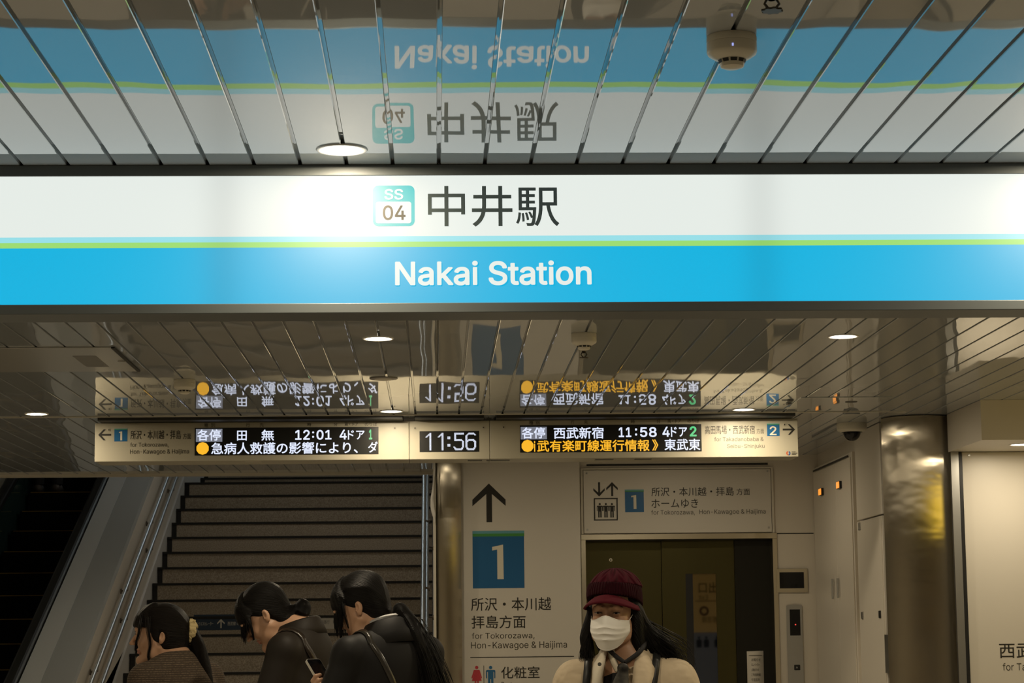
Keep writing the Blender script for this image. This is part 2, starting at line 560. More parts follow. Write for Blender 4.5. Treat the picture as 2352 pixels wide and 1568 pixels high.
# printed bands stuck to one riser
y3, z3 = SY0 + 3 * TREAD, SZ0 + 3 * RISE
M_NAVY = mat('navy_print', (0.012, 0.035, 0.075), 0.4)
M_PRINTW = mat('white_print', (0.62, 0.60, 0.55), 0.5)
M_PRINTG = mat('grey_print', (0.07, 0.07, 0.07), 0.5)
yb = y3 - 0.003
b = MB(); put_rect(b, (445, 1410, 690, 1446), yb); o = b.build('direction_band', M_NAVY, steps[3]); o['label'] = 'dark blue band with white arrow'
b = MB(); put_poly(b, UP_ARROW, (499, 1421, 516, 1442), yb - 0.001)
put_text(b, '上りエスカレーター', (452, 1428, 490, 1436), yb - 0.001); put_text(b, '西武線 のりば', (523, 1427, 562, 1436), yb - 0.001)
b.build('band_lettering', M_PRINTW, o)
b = MB(); put_rect(b, (692, 1413, 962, 1443), yb); o = b.build('keep_left_band', M_PRINTW, steps[3]); o['label'] = 'white band with small grey lettering'
b = MB(); put_text(b, '左側通行', (727, 1424, 757, 1433), yb - 0.001); put_text(b, 'Keep left', (765, 1424, 800, 1434), yb - 0.001)
b.build('band_lettering', M_PRINTG, o)

# stair side wall and sloping handrails
ES = 0.426


def zl(Y, z17, s=ES):
    return z17 + s * (Y - 17.0)


mb = MB()
mb.prism_x([(13.2, 0.0), (30, zl(30, 0) - 1.2), (30, zl(30, 1.645)), (13.2, zl(13.2, 1.645))], -2.66, SX0 - 0.02)
struct('wall_stair', mb, mat('stair_wall', (0.64, 0.60, 0.53), 0.4, bump=(2.0, 0.2, 0.003)))
mb = MB().prism_x([(15.31, 0.0), (30, zl(30, -0.9)), (30, zl(30, 0.72))], SX0 - 0.025, SX0 - 0.004)
struct('baseboard_stair', mb, M_STRINGER)


def handrail(x, z17, label, side, y0=14.6, y1=28, sl=0.412):
    t = thing('handrail', label, 'handrail', (x, y0, zl(y0, z17, sl)))
    MB().tube([(x, y0, zl(y0, z17, sl)), (x, y1, zl(y1, z17, sl))], 0.017, 14).build('rail', M_RAIL, t, True)
    y = y0 + 0.5
    while y < y1:
        z = zl(y, z17, sl)
        MB().tube([(x, y, z - 0.015), (x, y, z - 0.05), (x + side * 0.055, y, z - 0.06)], 0.009, 8).tube([(x + side * 0.048, y, z - 0.06), (x + side * 0.058, y, z - 0.06)], 0.022, 12).build('bracket', mat('bracket_dark', (0.16, 0.14, 0.12), 0.4, 0.8), t, True)
        y += 1.55
    return t


handrail(-2.55, 1.425, 'upper steel handrail on the left wall of the staircase', -1)
handrail(-2.55, 1.185, 'lower steel handrail on the left wall of the staircase', -1)
handrail(-0.106, 1.425, 'upper steel handrail at the right side of the staircase, seen end-on', 1)
handrail(-0.074, 1.185, 'lower steel handrail at the right side of the staircase, beside the steel pillar', 1)
struct('baseboard_shaft', MB().prism_x([(15.31, 0.0), (30, zl(30, -0.9)), (30, zl(30, 0.72))], -0.022, -0.002), M_STRINGER)

# ================================================================ escalator
M_RUBBER = mat('rubber', (0.015, 0.016, 0.016), 0.35)
M_GLASSG = mat('smoked_green_panel', (0.02, 0.045, 0.04), 0.08)
M_ESTEP = mat('escalator_step', (0.005, 0.005, 0.005), 0.8, spec=0.15)
M_YELLOW = mat('yellow_line', (0.30, 0.19, 0.03), 0.6)
M_DECK1 = mat('deck_light', (0.76, 0.81, 0.84), 0.30, 0.25)
M_DECK2 = mat('deck_dark', (0.54, 0.58, 0.60), 0.26, 0.25)
es = thing('escalator', 'narrow dark escalator with yellow step edges left of the staircase', 'escalator', (-3.5, 14.4, 0))
XR0, XR1 = -3.80, -3.10
for i in range(-6, 16):
    y, z = 17.257 + i * 0.4, 1.241 + i * 0.1999
    s = MB().box(XR0, XR1, y, y + 0.42, z - 0.26, z - 0.002).build('step', M_ESTEP, es)
    MB().box(XR0 + 0.02, XR1 - 0.01, y - 0.003, y + 0.035, z - 0.007, z).build('edge_line', M_YELLOW, s)


def slab(mb, x0, x1, za, zb, y0=13.2, y1=27.0, s=ES):
    """sloping bar between two heights above the slope line"""
    mb.hull8([(x0, y0, zl(y0, za, s)), (x1, y0, zl(y0, za, s)), (x1, y1, zl(y1, za, s)), (x0, y1, zl(y1, za, s))],
             [(x0, y0, zl(y0, zb, s)), (x1, y0, zl(y0, zb, s)), (x1, y1, zl(y1, zb, s)), (x0, y1, zl(y1, zb, s))])
    return mb


slab(MB(), -2.83, -2.605, 1.58, 1.652).build('outer_deck', M_DECK2, es)
slab(MB(), -2.985, -2.832, 1.58, 1.656).build('inner_deck', M_DECK1, es)
slab(MB(), -3.07, -2.99, 0.9, 1.60).build('balustrade', M_GLASSG, es)
hr = slab(MB(), -3.085, -2.995, 1.62, 1.70).build('handrail_belt', M_RUBBER, es, bevel=0.02)
slab(MB(), -3.07, -2.70, 0.2, 1.58).build('truss_cover', M_ESTEP, es)
slab(MB(), -3.90, -3.83, 0.9, 1.60).build('balustrade', M_GLASSG, es)
slab(MB(), -3.91, -3.82, 1.62, 1.70).build('handrail_belt', M_RUBBER, es, bevel=0.02)
slab(MB(), -4.10, -3.92, 1.58, 1.656).build('inner_deck', M_DECK1, es)
slab(MB(), -4.30, -4.10, 1.58, 1.652).build('outer_deck', M_DECK2, es)

# unseen fill panels added under the sloping stair ceiling to light steps and rails
def fill_panel(x, yy, nm, tone, glow):
    zz = CEIL + 0.1 + (yy - END_Y) * SL - 0.22
    tl = thing('fill_panel', nm, 'ceiling light', (x, yy, zz))
    MB().box(x - .60, x + .60, yy - .28, yy + .28, zz - 0.012, zz - 0.001).build('diffuser', mat('panel_glow_%d' % int(glow * 10), (1, 1, 1), 0.4, emit=tone, glow=glow), tl)
    MB().box(x - .63, x + .63, yy - .31, yy + .31, zz, zz + 0.03).build('fixture', M_RING, tl)
    MB().box(x - .5, x - .48, yy - .01, yy + .01, zz + .03, zz + .22).box(x + .48, x + .5, yy - .01, yy + .01, zz + .03, zz + .22).build('hanger', M_RING, tl)


fill_panel(-0.85, 16.2, 'first added fill panel under the sloping stair ceiling', (1.0, 0.86, 0.64), 5.2)
fill_panel(-0.85, 19.6, 'second added fill panel under the sloping stair ceiling', (1.0, 0.93, 0.80), 4.6)
fill_panel(-0.85, 24.0, 'third added fill panel under the sloping stair ceiling', (0.82, 0.95, 1.0), 6.0)

# ================================================================ station name sign (backlit, hung under the ceiling)
def glow_mat(name, c, strength, albedo=0.6):
    return mat(name, (albedo,) * 3, 0.5, emit=c, glow=strength)


def backlit(name, c, strength, albedo):
    """printed face lit from behind by a row of tubes: a little dimmer where two tubes meet"""
    mt = glow_mat(name, c, strength, albedo)
    nt = mt.node_tree; b = nt.nodes['Principled BSDF']
    tc = nt.nodes.new('ShaderNodeTexCoord'); sx = nt.nodes.new('ShaderNodeSeparateXYZ')
    nt.links.new(tc.outputs['Object'], sx.inputs[0])
    prev = None
    for gx in (-0.49, 0.77):
        a = nt.nodes.new('ShaderNodeMath'); a.operation = 'SUBTRACT'; a.inputs[1].default_value = gx - 0.19
        nt.links.new(sx.outputs['X'], a.inputs[0])
        q = nt.nodes.new('ShaderNodeMath'); q.operation = 'MULTIPLY'; nt.links.new(a.outputs[0], q.inputs[0]); nt.links.new(a.outputs[0], q.inputs[1])
        e = nt.nodes.new('ShaderNodeMath'); e.operation = 'MULTIPLY'; e.inputs[1].default_value = -420.0; nt.links.new(q.outputs[0], e.inputs[0])
        x = nt.nodes.new('ShaderNodeMath'); x.operation = 'EXPONENT'; nt.links.new(e.outputs[0], x.inputs[0])
        d = nt.nodes.new('ShaderNodeMath'); d.operation = 'MULTIPLY_ADD'; d.inputs[1].default_value = -0.13; d.inputs[2].default_value = 1.0
        nt.links.new(x.outputs[0], d.inputs[0])
        if prev is None: prev = d
        else:
            mu = nt.nodes.new('ShaderNodeMath'); mu.operation = 'MULTIPLY'; nt.links.new(prev.outputs[0], mu.inputs[0]); nt.links.new(d.outputs[0], mu.inputs[1]); prev = mu
    k = nt.nodes.new('ShaderNodeMath'); k.operation = 'MULTIPLY'; k.inputs[1].default_value = strength
    nt.links.new(prev.outputs[0], k.inputs[0]); nt.links.new(k.outputs[0], b.inputs['Emission Strength'])
    return mt


NY = 4.993
NX0, NX1 = -1.95, 2.35
M_FACE_W = backlit('sign_white', lin(239, 246, 240), SIGN_GLOW, 0.045)
M_FACE_B = backlit('sign_blue', lin(0, 186, 233), SIGN_GLOW, 0.045)
M_FACE_L = backlit('sign_sky', lin(158, 232, 242), SIGN_GLOW, 0.045)
M_FACE_G = backlit('sign_green', lin(163, 228, 118), SIGN_GLOW, 0.045)
M_FACE_T = backlit('sign_teal', lin(18, 202, 204), SIGN_GLOW, 0.045)
M_INK = mat('sign_ink', (0.030, 0.040, 0.038), 0.5, emit=(0.02, 0.028, 0.027), glow=1.0)
M_INK_S = mat('sign_ink_brown', (0.045, 0.042, 0.035), 0.5)
M_SFRAME = mat('sign_frame', (0.115, 0.13, 0.13), 0.42, 0.0)
ns = thing('station_sign', 'long backlit white and blue station name sign hung under the ceiling', 'sign', (0.19, NY, 2.2))
ZW0, ZL0, ZG0, ZB0 = 2.3795, 2.3665, 2.3538, 2.2215
MB().box(NX0, NX1, NY - 0.004, NY + 0.125, 2.5235, CEIL - 0.0005).build('top_frame', M_SFRAME, ns, bevel=0.0015)
MB().box(NX0, NX1, NY - 0.004, NY + 0.125, 2.1985, ZB0).build('bottom_frame', M_SFRAME, ns, bevel=0.0015)
MB().box(NX0, NX1, NY + 0.02, NY + 0.12, ZB0, 2.5235).build('casing', M_SFRAME, ns)
MB().box(NX0, NX1, NY, NY + 0.019, ZW0, 2.5235).build('white_band', M_FACE_W, ns)
MB().box(NX0, NX1, NY, NY + 0.019, ZL0, ZW0).build('sky_blue_stripe', M_FACE_L, ns)
MB().box(NX0, NX1, NY, NY + 0.019, ZG0, ZL0).build('green_stripe', M_FACE_G, ns)
MB().box(NX0, NX1, NY, NY + 0.019, ZB0, ZG0).build('blue_band', M_FACE_B, ns)
X0, Z0, X1, Z1 = rect(856.3, 426, 952.3, 519.3, NY)
badge = MB().prism(round_rect(X0, Z0, X1, Z1, 0.013), NY - 0.0008, NY - 0.0001).build('station_badge', M_FACE_T, ns)
X0, Z0, X1, Z1 = rect(863, 463.3, 945, 512.9, NY)
MB().prism(round_rect(X0, Z0, X1, Z1, 0.006), NY - 0.0014, NY - 0.0009).build('number_field', M_FACE_W, badge)
put_text(MB(), 'SS', (882.9, 433.8, 926.2, 458.6), NY - 0.0015, 0.018).build('line_letters', M_FACE_W, badge)
put_text(MB(), '04', (879.3, 471.4, 931.4, 505.2), NY - 0.002, 0.012).build('station_number', M_INK_S, badge)
put_text(MB(), '中井駅', (982.9, 426.7, 1284.3, 520.2), NY - 0.0012, 0.005).build('kanji_lettering', M_INK, ns)
put_text(MB(), 'Nakai Station', (907.4, 598.4, 1358.6, 655.0), NY - 0.0012, 0.018).build('roman_lettering', M_FACE_W, ns)

# ================================================================ departure boards and clock
BY = 10.881
BZ0, BZ1 = 2.338, 2.531
M_BOARD = mat('board_cream', (0.40, 0.37, 0.285), 0.42)
M_BOARDU = mat('board_underside', (0.45, 0.40, 0.30), 0.45)
M_SCREEN = mat('led_screen', (0.010, 0.010, 0.009), 0.35)
M_LEDW = glow_mat('led_white', lin(226, 234, 255), 1.0, 0.1)
M_LEDY = glow_mat('led_amber', lin(255, 186, 30), 0.95, 0.1)
M_LEDG = glow_mat('led_green', lin(0, 205, 125), 0.85, 0.1)
M_LEDBOX = glow_mat('led_grey', lin(118, 122, 134), 0.9, 0.1)
M_PRINT = mat('print_black', (0.018, 0.016, 0.012), 0.5)
M_PRINT2 = mat('print_grey', (0.048, 0.042, 0.03), 0.5)
M_PRINTF = mat('print_faded', (0.075, 0.066, 0.05), 0.5)
M_SQ = mat('platform_blue', (0.012, 0.11, 0.27), 0.4)
M_SQG = mat('platform_green', (0.06, 0.26, 0.06), 0.4)
M_SQL = mat('platform_sky', (0.12, 0.34, 0.40), 0.4)
M_SQN = mat('platform_number', (0.70, 0.65, 0.52), 0.5)
XS1 = at_y(939.7, 1010, BY)[0]; XS2 = at_y(1124.9, 1010, BY)[0]
XB0, XB1 = -1.697, 1.835
F = BY - 0.001


def board_shell(name, label, cat, xa, xb, group=None):
    t = thing(name, label, cat, ((xa + xb) / 2, BY, BZ0), group=group)
    MB().box(xa, xb, BY, BY + 0.24, BZ0, BZ1).build('casing', M_BOARD, t, bevel=0.002)
    MB().box(xa + 0.03, xb - 0.03, BY - 0.12, BY + 0.22, BZ1 + 0.001, CEIL - 0.0005).build('mounting_channel', M_DARK, t)
    return t


def bolts(t, pts):
    for px, py in pts:
        c = at_y(px, py, BY)
        b = MB().prism(disc_pts(c[0], c[2], 0.0078, 20), BY - 0.0025, BY).build('bolt', M_BOARD, t, bevel=0.0008)
        MB().prism(disc_pts(c[0], c[2], 0.0040, 6), BY - 0.0031, BY - 0.0024).build('socket', M_PRINT2, b)


def screen(t, box):
    m = MB(); put_rect(m, box, BY - 0.0012, 0.0012)
    return m.build('led_screen', M_SCREEN, t)


def led(scr, items, m, fat=0.012, name='led_text'):
    for s, box in items:
        put_text(MB(), s, box, BY - 0.0022, fat).build(name, m, scr)


def prints(t, name, items, Y, m, fat=0.0):
    for s, box in items:
        put_text(MB(), s, box, Y, fat).build(name, m, t)


def square(t, box, digit, digit_box, Y):
    b = MB(); put_rect(b, box, Y - 0.0008, 0.0006); o = b.build('platform_square', M_SQ, t)
    x0, y0, x1, y1 = box; h = y1 - y0
    b = MB(); put_rect(b, (x0, y0, x1, y0 + h * .048), Y - 0.0014, 0.0005); b.build('sky_stripe', M_SQL, o)
    b = MB(); put_rect(b, (x0, y0 + h * .048, x1, y0 + h * .098), Y - 0.0014, 0.0005); b.build('green_stripe', M_SQG, o)
    b = MB()
    if digit == '1': put_poly(b, ONE, digit_box, Y - 0.0016, 0.0005)
    else: put_text(b, digit, digit_box, Y - 0.0016, 0.012)
    b.build('numeral', M_SQN, o)
    return o


lb = board_shell('departure_board', 'left cream departure board listing the 12:01 train from platform 1', 'departure board', XB0, XS1 - 0.001, 'twin departure boards over the concourse')
b = MB(); put_poly(b, LEFT_ARROW, (225.5, 985.7, 255.3, 1011), F); b.build('arrow', M_PRINT, lb)
square(lb, (262.5, 983.9, 292.6, 1013.5), '1', (273.2, 990.3, 280.5, 1011), BY)
put_text(MB(), '所沢・本川越・拝島', (299.6, 987.9, 415.7, 1008.6), F, 0.004).build('kanji_lettering', M_PRINT, lb)
put_text(MB(), '方面', (420, 994.8, 439, 1008), F, 0.002).build('kanji_lettering', M_PRINT, lb)
put_text(MB(), 'for Tokorozawa,', (299, 1016, 387, 1027.5), F).build('roman_lettering', M_PRINT2, lb)
put_text(MB(), 'Hon-Kawagoe & Haijima', (298.7, 1031.2, 434, 1044.2), F).build('roman_lettering', M_PRINT2, lb)
b = MB()
for s, bx in (('種', (469, 971.7, 478, 980.8)), ('別', (484.5, 971.5, 493.7, 980.6)), ('行', (565, 971.3, 574, 980)), ('先', (596.7, 971, 605.8, 979.6)), ('時', (706, 970.6, 715, 978.9)),
              ('分', (766.7, 970.4, 775, 978.4)), ('両・ドア', (791.8, 970, 822.4, 978.2)), ('のりば', (838, 969.8, 866.6, 977.8))):
    put_text(MB(), s, bx, F).build('column_heading', M_PRINT, lb)
sc = screen(lb, (447.2, 981.2, 869.4, 1044.2))
b = MB(); put_rect(b, (450, 984.8, 510.7, 1014.2), BY - 0.0017, 0.0004); b.build('train_type_field', M_LEDBOX, sc)
led(sc, [('各停', (453, 986, 507, 1011.7)), ('田', (544.5, 988.6, 566.8, 1011.5)), ('無', (600.3, 986.4, 629.6, 1011.5)), ('12', (678, 987, 711.5, 1009.5)), (':', (717, 990.5, 721.5, 1005)),
         ('01', (727, 987, 761.4, 1009.3)), ('4', (779.9, 986.5, 796.5, 1009)), ('ドア', (799, 987.5, 837.3, 1009))], M_LEDW, 0.016)
led(sc, [('1', (847.5, 986, 855, 1009))], M_LEDG, 0.025)
led(sc, [('急病人救護の影響により、', (485, 1014.8, 822, 1042.0)), ('ダ', (845.5, 1013.8, 867.6, 1039))], M_LEDW, 0.016)
c = at_y(465.4, 1029.6, BY)
MB().prism(disc_pts(c[0], c[2], 0.0318, 10, 0.31), BY - 0.0022, BY - 0.0017).build('amber_dot', M_LEDY, sc)
bolts(lb, [(250.6, 987), (907, 983)])
MB().box(at_y(562, 1060, BY)[0], at_y(598, 1060, BY)[0], BY + 0.03, BY + 0.07, BZ0 - 0.002, BZ0 - 0.0002).build('underside_plate', M_TRIM, lb)

ck = board_shell('clock', 'cream digital clock reading 11:56 between the two departure boards', 'clock', XS1 + 0.001, XS2 - 0.001)
sc = screen(ck, (963.8, 989.6, 1100.4, 1037.4))
G = {'1': ['00000110000', '00001110000', '00011110000', '00110110000', '01100110000'] + ['00000110000'] * 14,
     '5': ['01111111111', '01111111111'] + ['01100000000'] * 5 + ['01111111100', '01111111110', '00000000011'] + ['00000000011'] * 5 + ['11000000011', '01100000110', '01111111110', '00111111100'],
     '6': ['00011111100', '00111111110', '01100000011', '11000000000', '11000000000', '11000000000', '11000000000', '11011111100', '11111111110', '11100000111'] + ['11000000011'] * 6 + ['01100000110', '01111111110', '00111111100']}
X0, Z0, X1, Z1 = rect(975, 993.6, 1093.6, 1034, BY)
nx = 53; dx = (X1 - X0) / nx; dz = (Z1 - Z0) / 19
def dots(cells, name):
    b = MB()
    for q, r in cells:
        cx, cz = X0 + (q + .5) * dx, Z1 - (r + .5) * dz
        b.prism([(cx - dx * .43, cz - dz * .43), (cx + dx * .43, cz - dz * .43), (cx + dx * .43, cz + dz * .43), (cx - dx * .43, cz + dz * .43)], BY - 0.0022, BY - 0.0018)
    b.build(name, M_LEDW, sc)


for ch, ox in (('1', 0), ('1', 12.5), ('5', 29.5), ('6', 42)):
    dots([(ox + q, r) for r, row in enumerate(G[ch]) for q, on in enumerate(row) if on == '1'], 'led_digit')
dots([(23.5 + q, r0 + r) for r0 in (4, 12) for r in range(3) for q in range(3)], 'led_colon')
bolts(ck, [(953.3, 983), (1110.4, 981.5)])
for xa, xb in ((1075, 1108), (1118, 1150)):
    MB().box(at_y(xa, 1050, BY)[0], at_y(xb, 1050, BY)[0] if xb < 1124 else XS2 - 0.002, BY + 0.06, BY + 0.12, BZ0 - 0.0012, BZ0 - 0.0002).build('underside_label', M_PRINTF, ck)

rb = board_shell('departure_board', 'right cream departure board listing the 11:58 train from platform 2', 'departure board', XS2 + 0.001, XB1, 'twin departure boards over the concourse')
b = MB()
for s, bx in (('種', (1215.6, 966.3, 1224.5, 975)), ('別', (1230.3, 966, 1239.5, 974.8)), ('行', (1311, 965.2, 1318.5, 973.8)), ('先', (1341.5, 965, 1350.2, 973.5)), ('時', (1449.5, 963.8, 1458, 972)),
              ('分', (1508, 963.4, 1516.8, 971.4)), ('両・ドア', (1533.6, 963, 1564, 971)), ('のりば', (1579, 962.8, 1606, 970.6))):
    put_text(MB(), s, bx, F).build('column_heading', M_PRINT, rb)
sc = screen(rb, (1194.4, 975.2, 1611.4, 1037.6))
b = MB(); put_rect(b, (1196, 980, 1256, 1008.6), BY - 0.0017, 0.0004); b.build('train_type_field', M_LEDBOX, sc)
led(sc, [('各停', (1198.6, 981, 1252.2, 1006.7)), ('西武新宿', (1271.8, 980.6, 1386.6, 1007.3)), ('11', (1421, 981, 1450, 1003.6)), (':', (1458.5, 983.5, 1463.5, 1000)), ('58', (1470, 980.4, 1508.2, 1003.4)),
         ('4', (1521.6, 979.6, 1538, 1002.9)), ('ドア', (1541, 980, 1578.2, 1002.7))], M_LEDW, 0.016)
led(sc, [('2', (1584, 978.6, 1600, 1002))], M_LEDG, 0.025)
led(sc, [('i', (1226.5, 1012.5, 1229.6, 1037)), ('武有楽町線運行情報', (1234, 1009.8, 1492, 1036.4)), ('》', (1498, 1008.8, 1512, 1034.6))], M_LEDY, 0.018)
led(sc, [('東武東', (1526, 1007.3, 1608.5, 1033.8))], M_LEDW, 0.016)
c = at_y(1211.7, 1023.8, BY)
MB().prism(disc_pts(c[0], c[2], 0.0312, 10, 0.31), BY - 0.0022, BY - 0.0017).build('amber_dot', M_LEDY, sc)
put_text(MB(), '高田馬場・西武新宿', (1619, 976.8, 1733.5, 996.6), F, 0.002).build('kanji_lettering', M_PRINT, rb)
put_text(MB(), '方面', (1737.7, 983.8, 1754.8, 995.7), F).build('kanji_lettering', M_PRINT2, rb)
put_text(MB(), 'for Takadanobaba &', (1640.7, 1003.4, 1753.8, 1013), F).build('roman_lettering', M_PRINTF, rb)
put_text(MB(), 'Seibu-Shinjuku', (1670, 1019.4, 1756, 1030.6), F).build('roman_lettering', M_PRINTF, rb)
square(rb, (1761.8, 972.3, 1790.4, 1001), '2', (1768, 978.6, 1783.6, 999), BY)
b = MB(); put_poly(b, RIGHT_ARROW, (1797.9, 974, 1826.2, 998.2), F); b.build('arrow', M_PRINT, rb)
bolts(rb, [(1156.6, 980.8), (1802, 975)])
X0, Z0, X1, Z1 = rect(1805, 1035.6, 1816.5, 1045.4, BY)
cx, cz = (X0 + X1) / 2, (Z0 + Z1) / 2
lg = MB().prism([(cx + 0.011 * math.cos(a), cz + 0.011 * math.sin(a)) for a in np.linspace(1.7, 4.6, 12)] + [(cx + 0.005 * math.cos(a), cz + 0.005 * math.sin(a)) for a in np.linspace(4.6, 1.7, 12)], F, F + 0.0005).build('maker_mark', mat('mark_red', (0.45, 0.08, 0.02), 0.5), rb)
MB().prism([(cx + 0.011 * math.cos(a), cz + 0.011 * math.sin(a)) for a in np.linspace(-1.5, 1.3, 12)] + [(cx + 0.005 * math.cos(a), cz + 0.005 * math.sin(a)) for a in np.linspace(1.3, -1.5, 12)], F, F + 0.0005).build('mark_arc', mat('mark_blue', (0.02, 0.07, 0.25), 0.5), lg)
b = MB()
for k in range(3): put_rect(b, (1818.5, 1036.6 + k * 3, 1818.5 + (9, 13, 10)[k], 1038.2 + k * 3), F)
b.build('mark_lettering', M_PRINT2, lg)
for xa, xb in ((1125.5, 1172), (1370, 1412), (1461, 1500)):
    MB().box(max(at_y(xa, 1050, BY)[0], XS2 + 0.004), at_y(xb, 1050, BY)[0], BY + 0.06, BY + 0.12, BZ0 - 0.0012, BZ0 - 0.0002).build('underside_label', M_PRINTF, rb)

# ================================================================ white direction sign beside the elevator
PY = EY - 0.05
M_PANEL = mat('sign_panel', (0.62, 0.585, 0.515), 0.40)
pl = thing('direction_sign', 'tall white wall sign with up arrow, blue platform 1 square and restroom row', 'sign', (0.52, PY, 0))
PX0, PX1 = at_y(1056, 1300, PY)[0], at_y(1333.5, 1300, PY)[0]
MB().box(PX0, PX1, PY, EY - 0.001, 0.02, CEIL - 0.006).build('panel', M_PANEL, pl)
MB().box(PX1 + 0.0005, PX1 + 0.003, PY + 0.004, EY - 0.001, 0.02, CEIL - 0.006).build('edge_trim', M_TRIM, pl)
F2 = PY - 0.001
b = MB(); put_poly(b, UP_ARROW, (1085, 1110, 1161.3, 1199), F2); b.build('arrow', M_PRINT, pl)
o = square(pl, (1085.6, 1218.5, 1204, 1350.4), '1', (1130.7, 1250.4, 1156.6, 1329.6), PY)
put_text(MB(), '所沢・本川越', (1081.9, 1371.8, 1265.7, 1402), F2, 0.004).build('kanji_lettering', M_PRINT, pl)
put_text(MB(), '拝島方面', (1082.9, 1413, 1207.5, 1442.6), F2, 0.004).build('kanji_lettering', M_PRINT, pl)
put_text(MB(), 'for Tokorozawa,', (1083.6, 1452.5, 1227.7, 1468.5), F2).build('roman_lettering', M_PRINT2, pl)
put_text(MB(), 'Hon-Kawagoe & Haijima', (1082, 1472.7, 1302.4, 1492), F2).build('roman_lettering', M_PRINT2, pl)
b = MB(); put_rect(b, (1080, 1507.2, 1318.6, 1509.2), F2); b.build('rule_line', M_PRINT, pl)


def pictogram(mbx, cx, top, h, Y, skirt):
    """standing figure: head disc and body"""
    s = h
    c = at_y(cx, top, Y)
    k = at_y(cx, top + 1, Y)[2] - c[2]
    k = abs(k)
    X, Z = c[0], c[2]
    mbx.prism(disc_pts(X, Z - .085 * s * k, .075 * s * k, 18), Y, Y + .0006)
    if skirt:
        P = [(-.13, .19), (.13, .19), (.24, .55), (.19, .57), (.10, .30), (.22, .68), (.09, .68), (.09, 1), (.02, 1), (.02, .68), (-.02, .68), (-.02, 1), (-.09, 1), (-.09, .68), (-.22, .68), (-.10, .30), (-.19, .57), (-.24, .55)]
    else:
        P = [(-.17, .19), (.17, .19), (.21, .23), (.21, .56), (.16, .56), (.16, .28), (.12, .28), (.12, 1), (.02, 1), (.02, .60), (-.02, .60), (-.02, 1), (-.12, 1), (-.12, .28), (-.16, .28), (-.16, .56), (-.21, .56), (-.21, .23)]
    mbx.prism([(X + u * s * k, Z - w * s * k) for u, w in P], Y, Y + .0006)
    return mbx


pictogram(MB(), 1094.8, 1528, 52, F2, True).build('woman_symbol', mat('symbol_red', (0.52, 0.045, 0.06), 0.45), pl)
pictogram(MB(), 1126.8, 1528, 52, F2, False).build('man_symbol', mat('symbol_blue', (0.02, 0.13, 0.28), 0.45), pl)
b = MB(); put_rect(b, (1110.8, 1528, 1112, 1580), F2); b.build('divider_line', M_PRINT, pl)
put_text(MB(), '化粧室', (1151, 1530, 1239.5, 1557.4), F2, 0.006).build('kanji_lettering', M_PRINT, pl)
put_text(MB(), 'Restrooms', (1152, 1565, 1212, 1580), F2).build('roman_lettering', M_PRINT2, pl)

# ================================================================ sign above the elevator
EY2 = EY - 0.022
ep = thing('elevator_sign', 'wide white sign above the elevator with arrows and a three-figure lift symbol', 'sign', (1.49, EY2, 2.1))
X0, Z0, X1, Z1 = rect(1340.5, 1078, 1771.5, 1223, EY2)
MB().box(X0, X1, EY2, EY - 0.001, Z0, Z1).build('panel', M_PANEL, ep, bevel=0.002)
F3 = EY2 - 0.001
fr = MB()
fr.box(X0 - 0.016, X0 - 0.003, EY2 + 0.002, EY - 0.001, Z0 - 0.004, Z1 + 0.012).box(X1 + 0.003, X1 + 0.016, EY2 + 0.002, EY - 0.001, Z0 - 0.004, Z1 + 0.012).box(X0 - 0.003, X1 + 0.003, EY2 + 0.002, EY - 0.001, Z1 + 0.003, Z1 + 0.012)
fr.build('frame', M_TRIM, ep)
b = MB(); put_poly(b, DOWN_ARROW, (1363, 1107, 1389, 1140), F3); put_poly(b, UP_ARROW, (1392.6, 1106.6, 1419, 1139), F3)
b.build('arrows', M_PRINT, ep)
b = MB()
for bx in ((1364, 1143.3, 1419, 1146), (1364, 1192.2, 1419, 1195), (1364, 1146, 1367, 1192.2), (1416, 1146, 1419, 1192.2)): put_rect(b, bx, F3)
for cx in (1377.5, 1391.5, 1405.4): pictogram(b, cx, 1154.5, 33.5, F3, False)
b.build('lift_symbol', M_PRINT, ep)
square(ep, (1435.5, 1123.8, 1478.8, 1175.7), '1', (1450, 1136.3, 1461.8, 1168.5), EY2)
put_text(MB(), '所沢・本川越・拝島', (1496, 1118.4, 1685.5, 1138.8), F3, 0.004).build('kanji_lettering', M_PRINT, ep)
put_text(MB(), '方面', (1691.5, 1121.4, 1722.4, 1136.4), F3, 0.002).build('kanji_lettering', M_PRINT, ep)
put_text(MB(), 'ホームゆき', (1496, 1145.5, 1603.5, 1166.2), F3, 0.004).build('kanji_lettering', M_PRINT, ep)
put_text(MB(), 'for Tokorozawa,', (1495.7, 1170.6, 1596, 1183.6), F3).build('roman_lettering', M_PRINT2, ep)
put_text(MB(), 'Hon-Kawagoe & Haijima', (1606.5, 1169, 1758.6, 1182.4), F3).build('roman_lettering', M_PRINT2, ep)
for px, py in ((1347.4, 1086.4), (1762.4, 1081.6), (1349.3, 1216), (1766, 1210.6)):
    c = at_y(px, py, EY2); MB().prism(disc_pts(c[0], c[2], 0.006, 14), EY2 - 0.003, EY2).build('screw', M_ALU, ep)
struct('trim_5', MB().box(at_y(1347, 1064, EY)[0], at_y(1763, 1060, EY)[0], EY - 0.003, EY + 0.002, 2.490, 2.501), M_DARK)

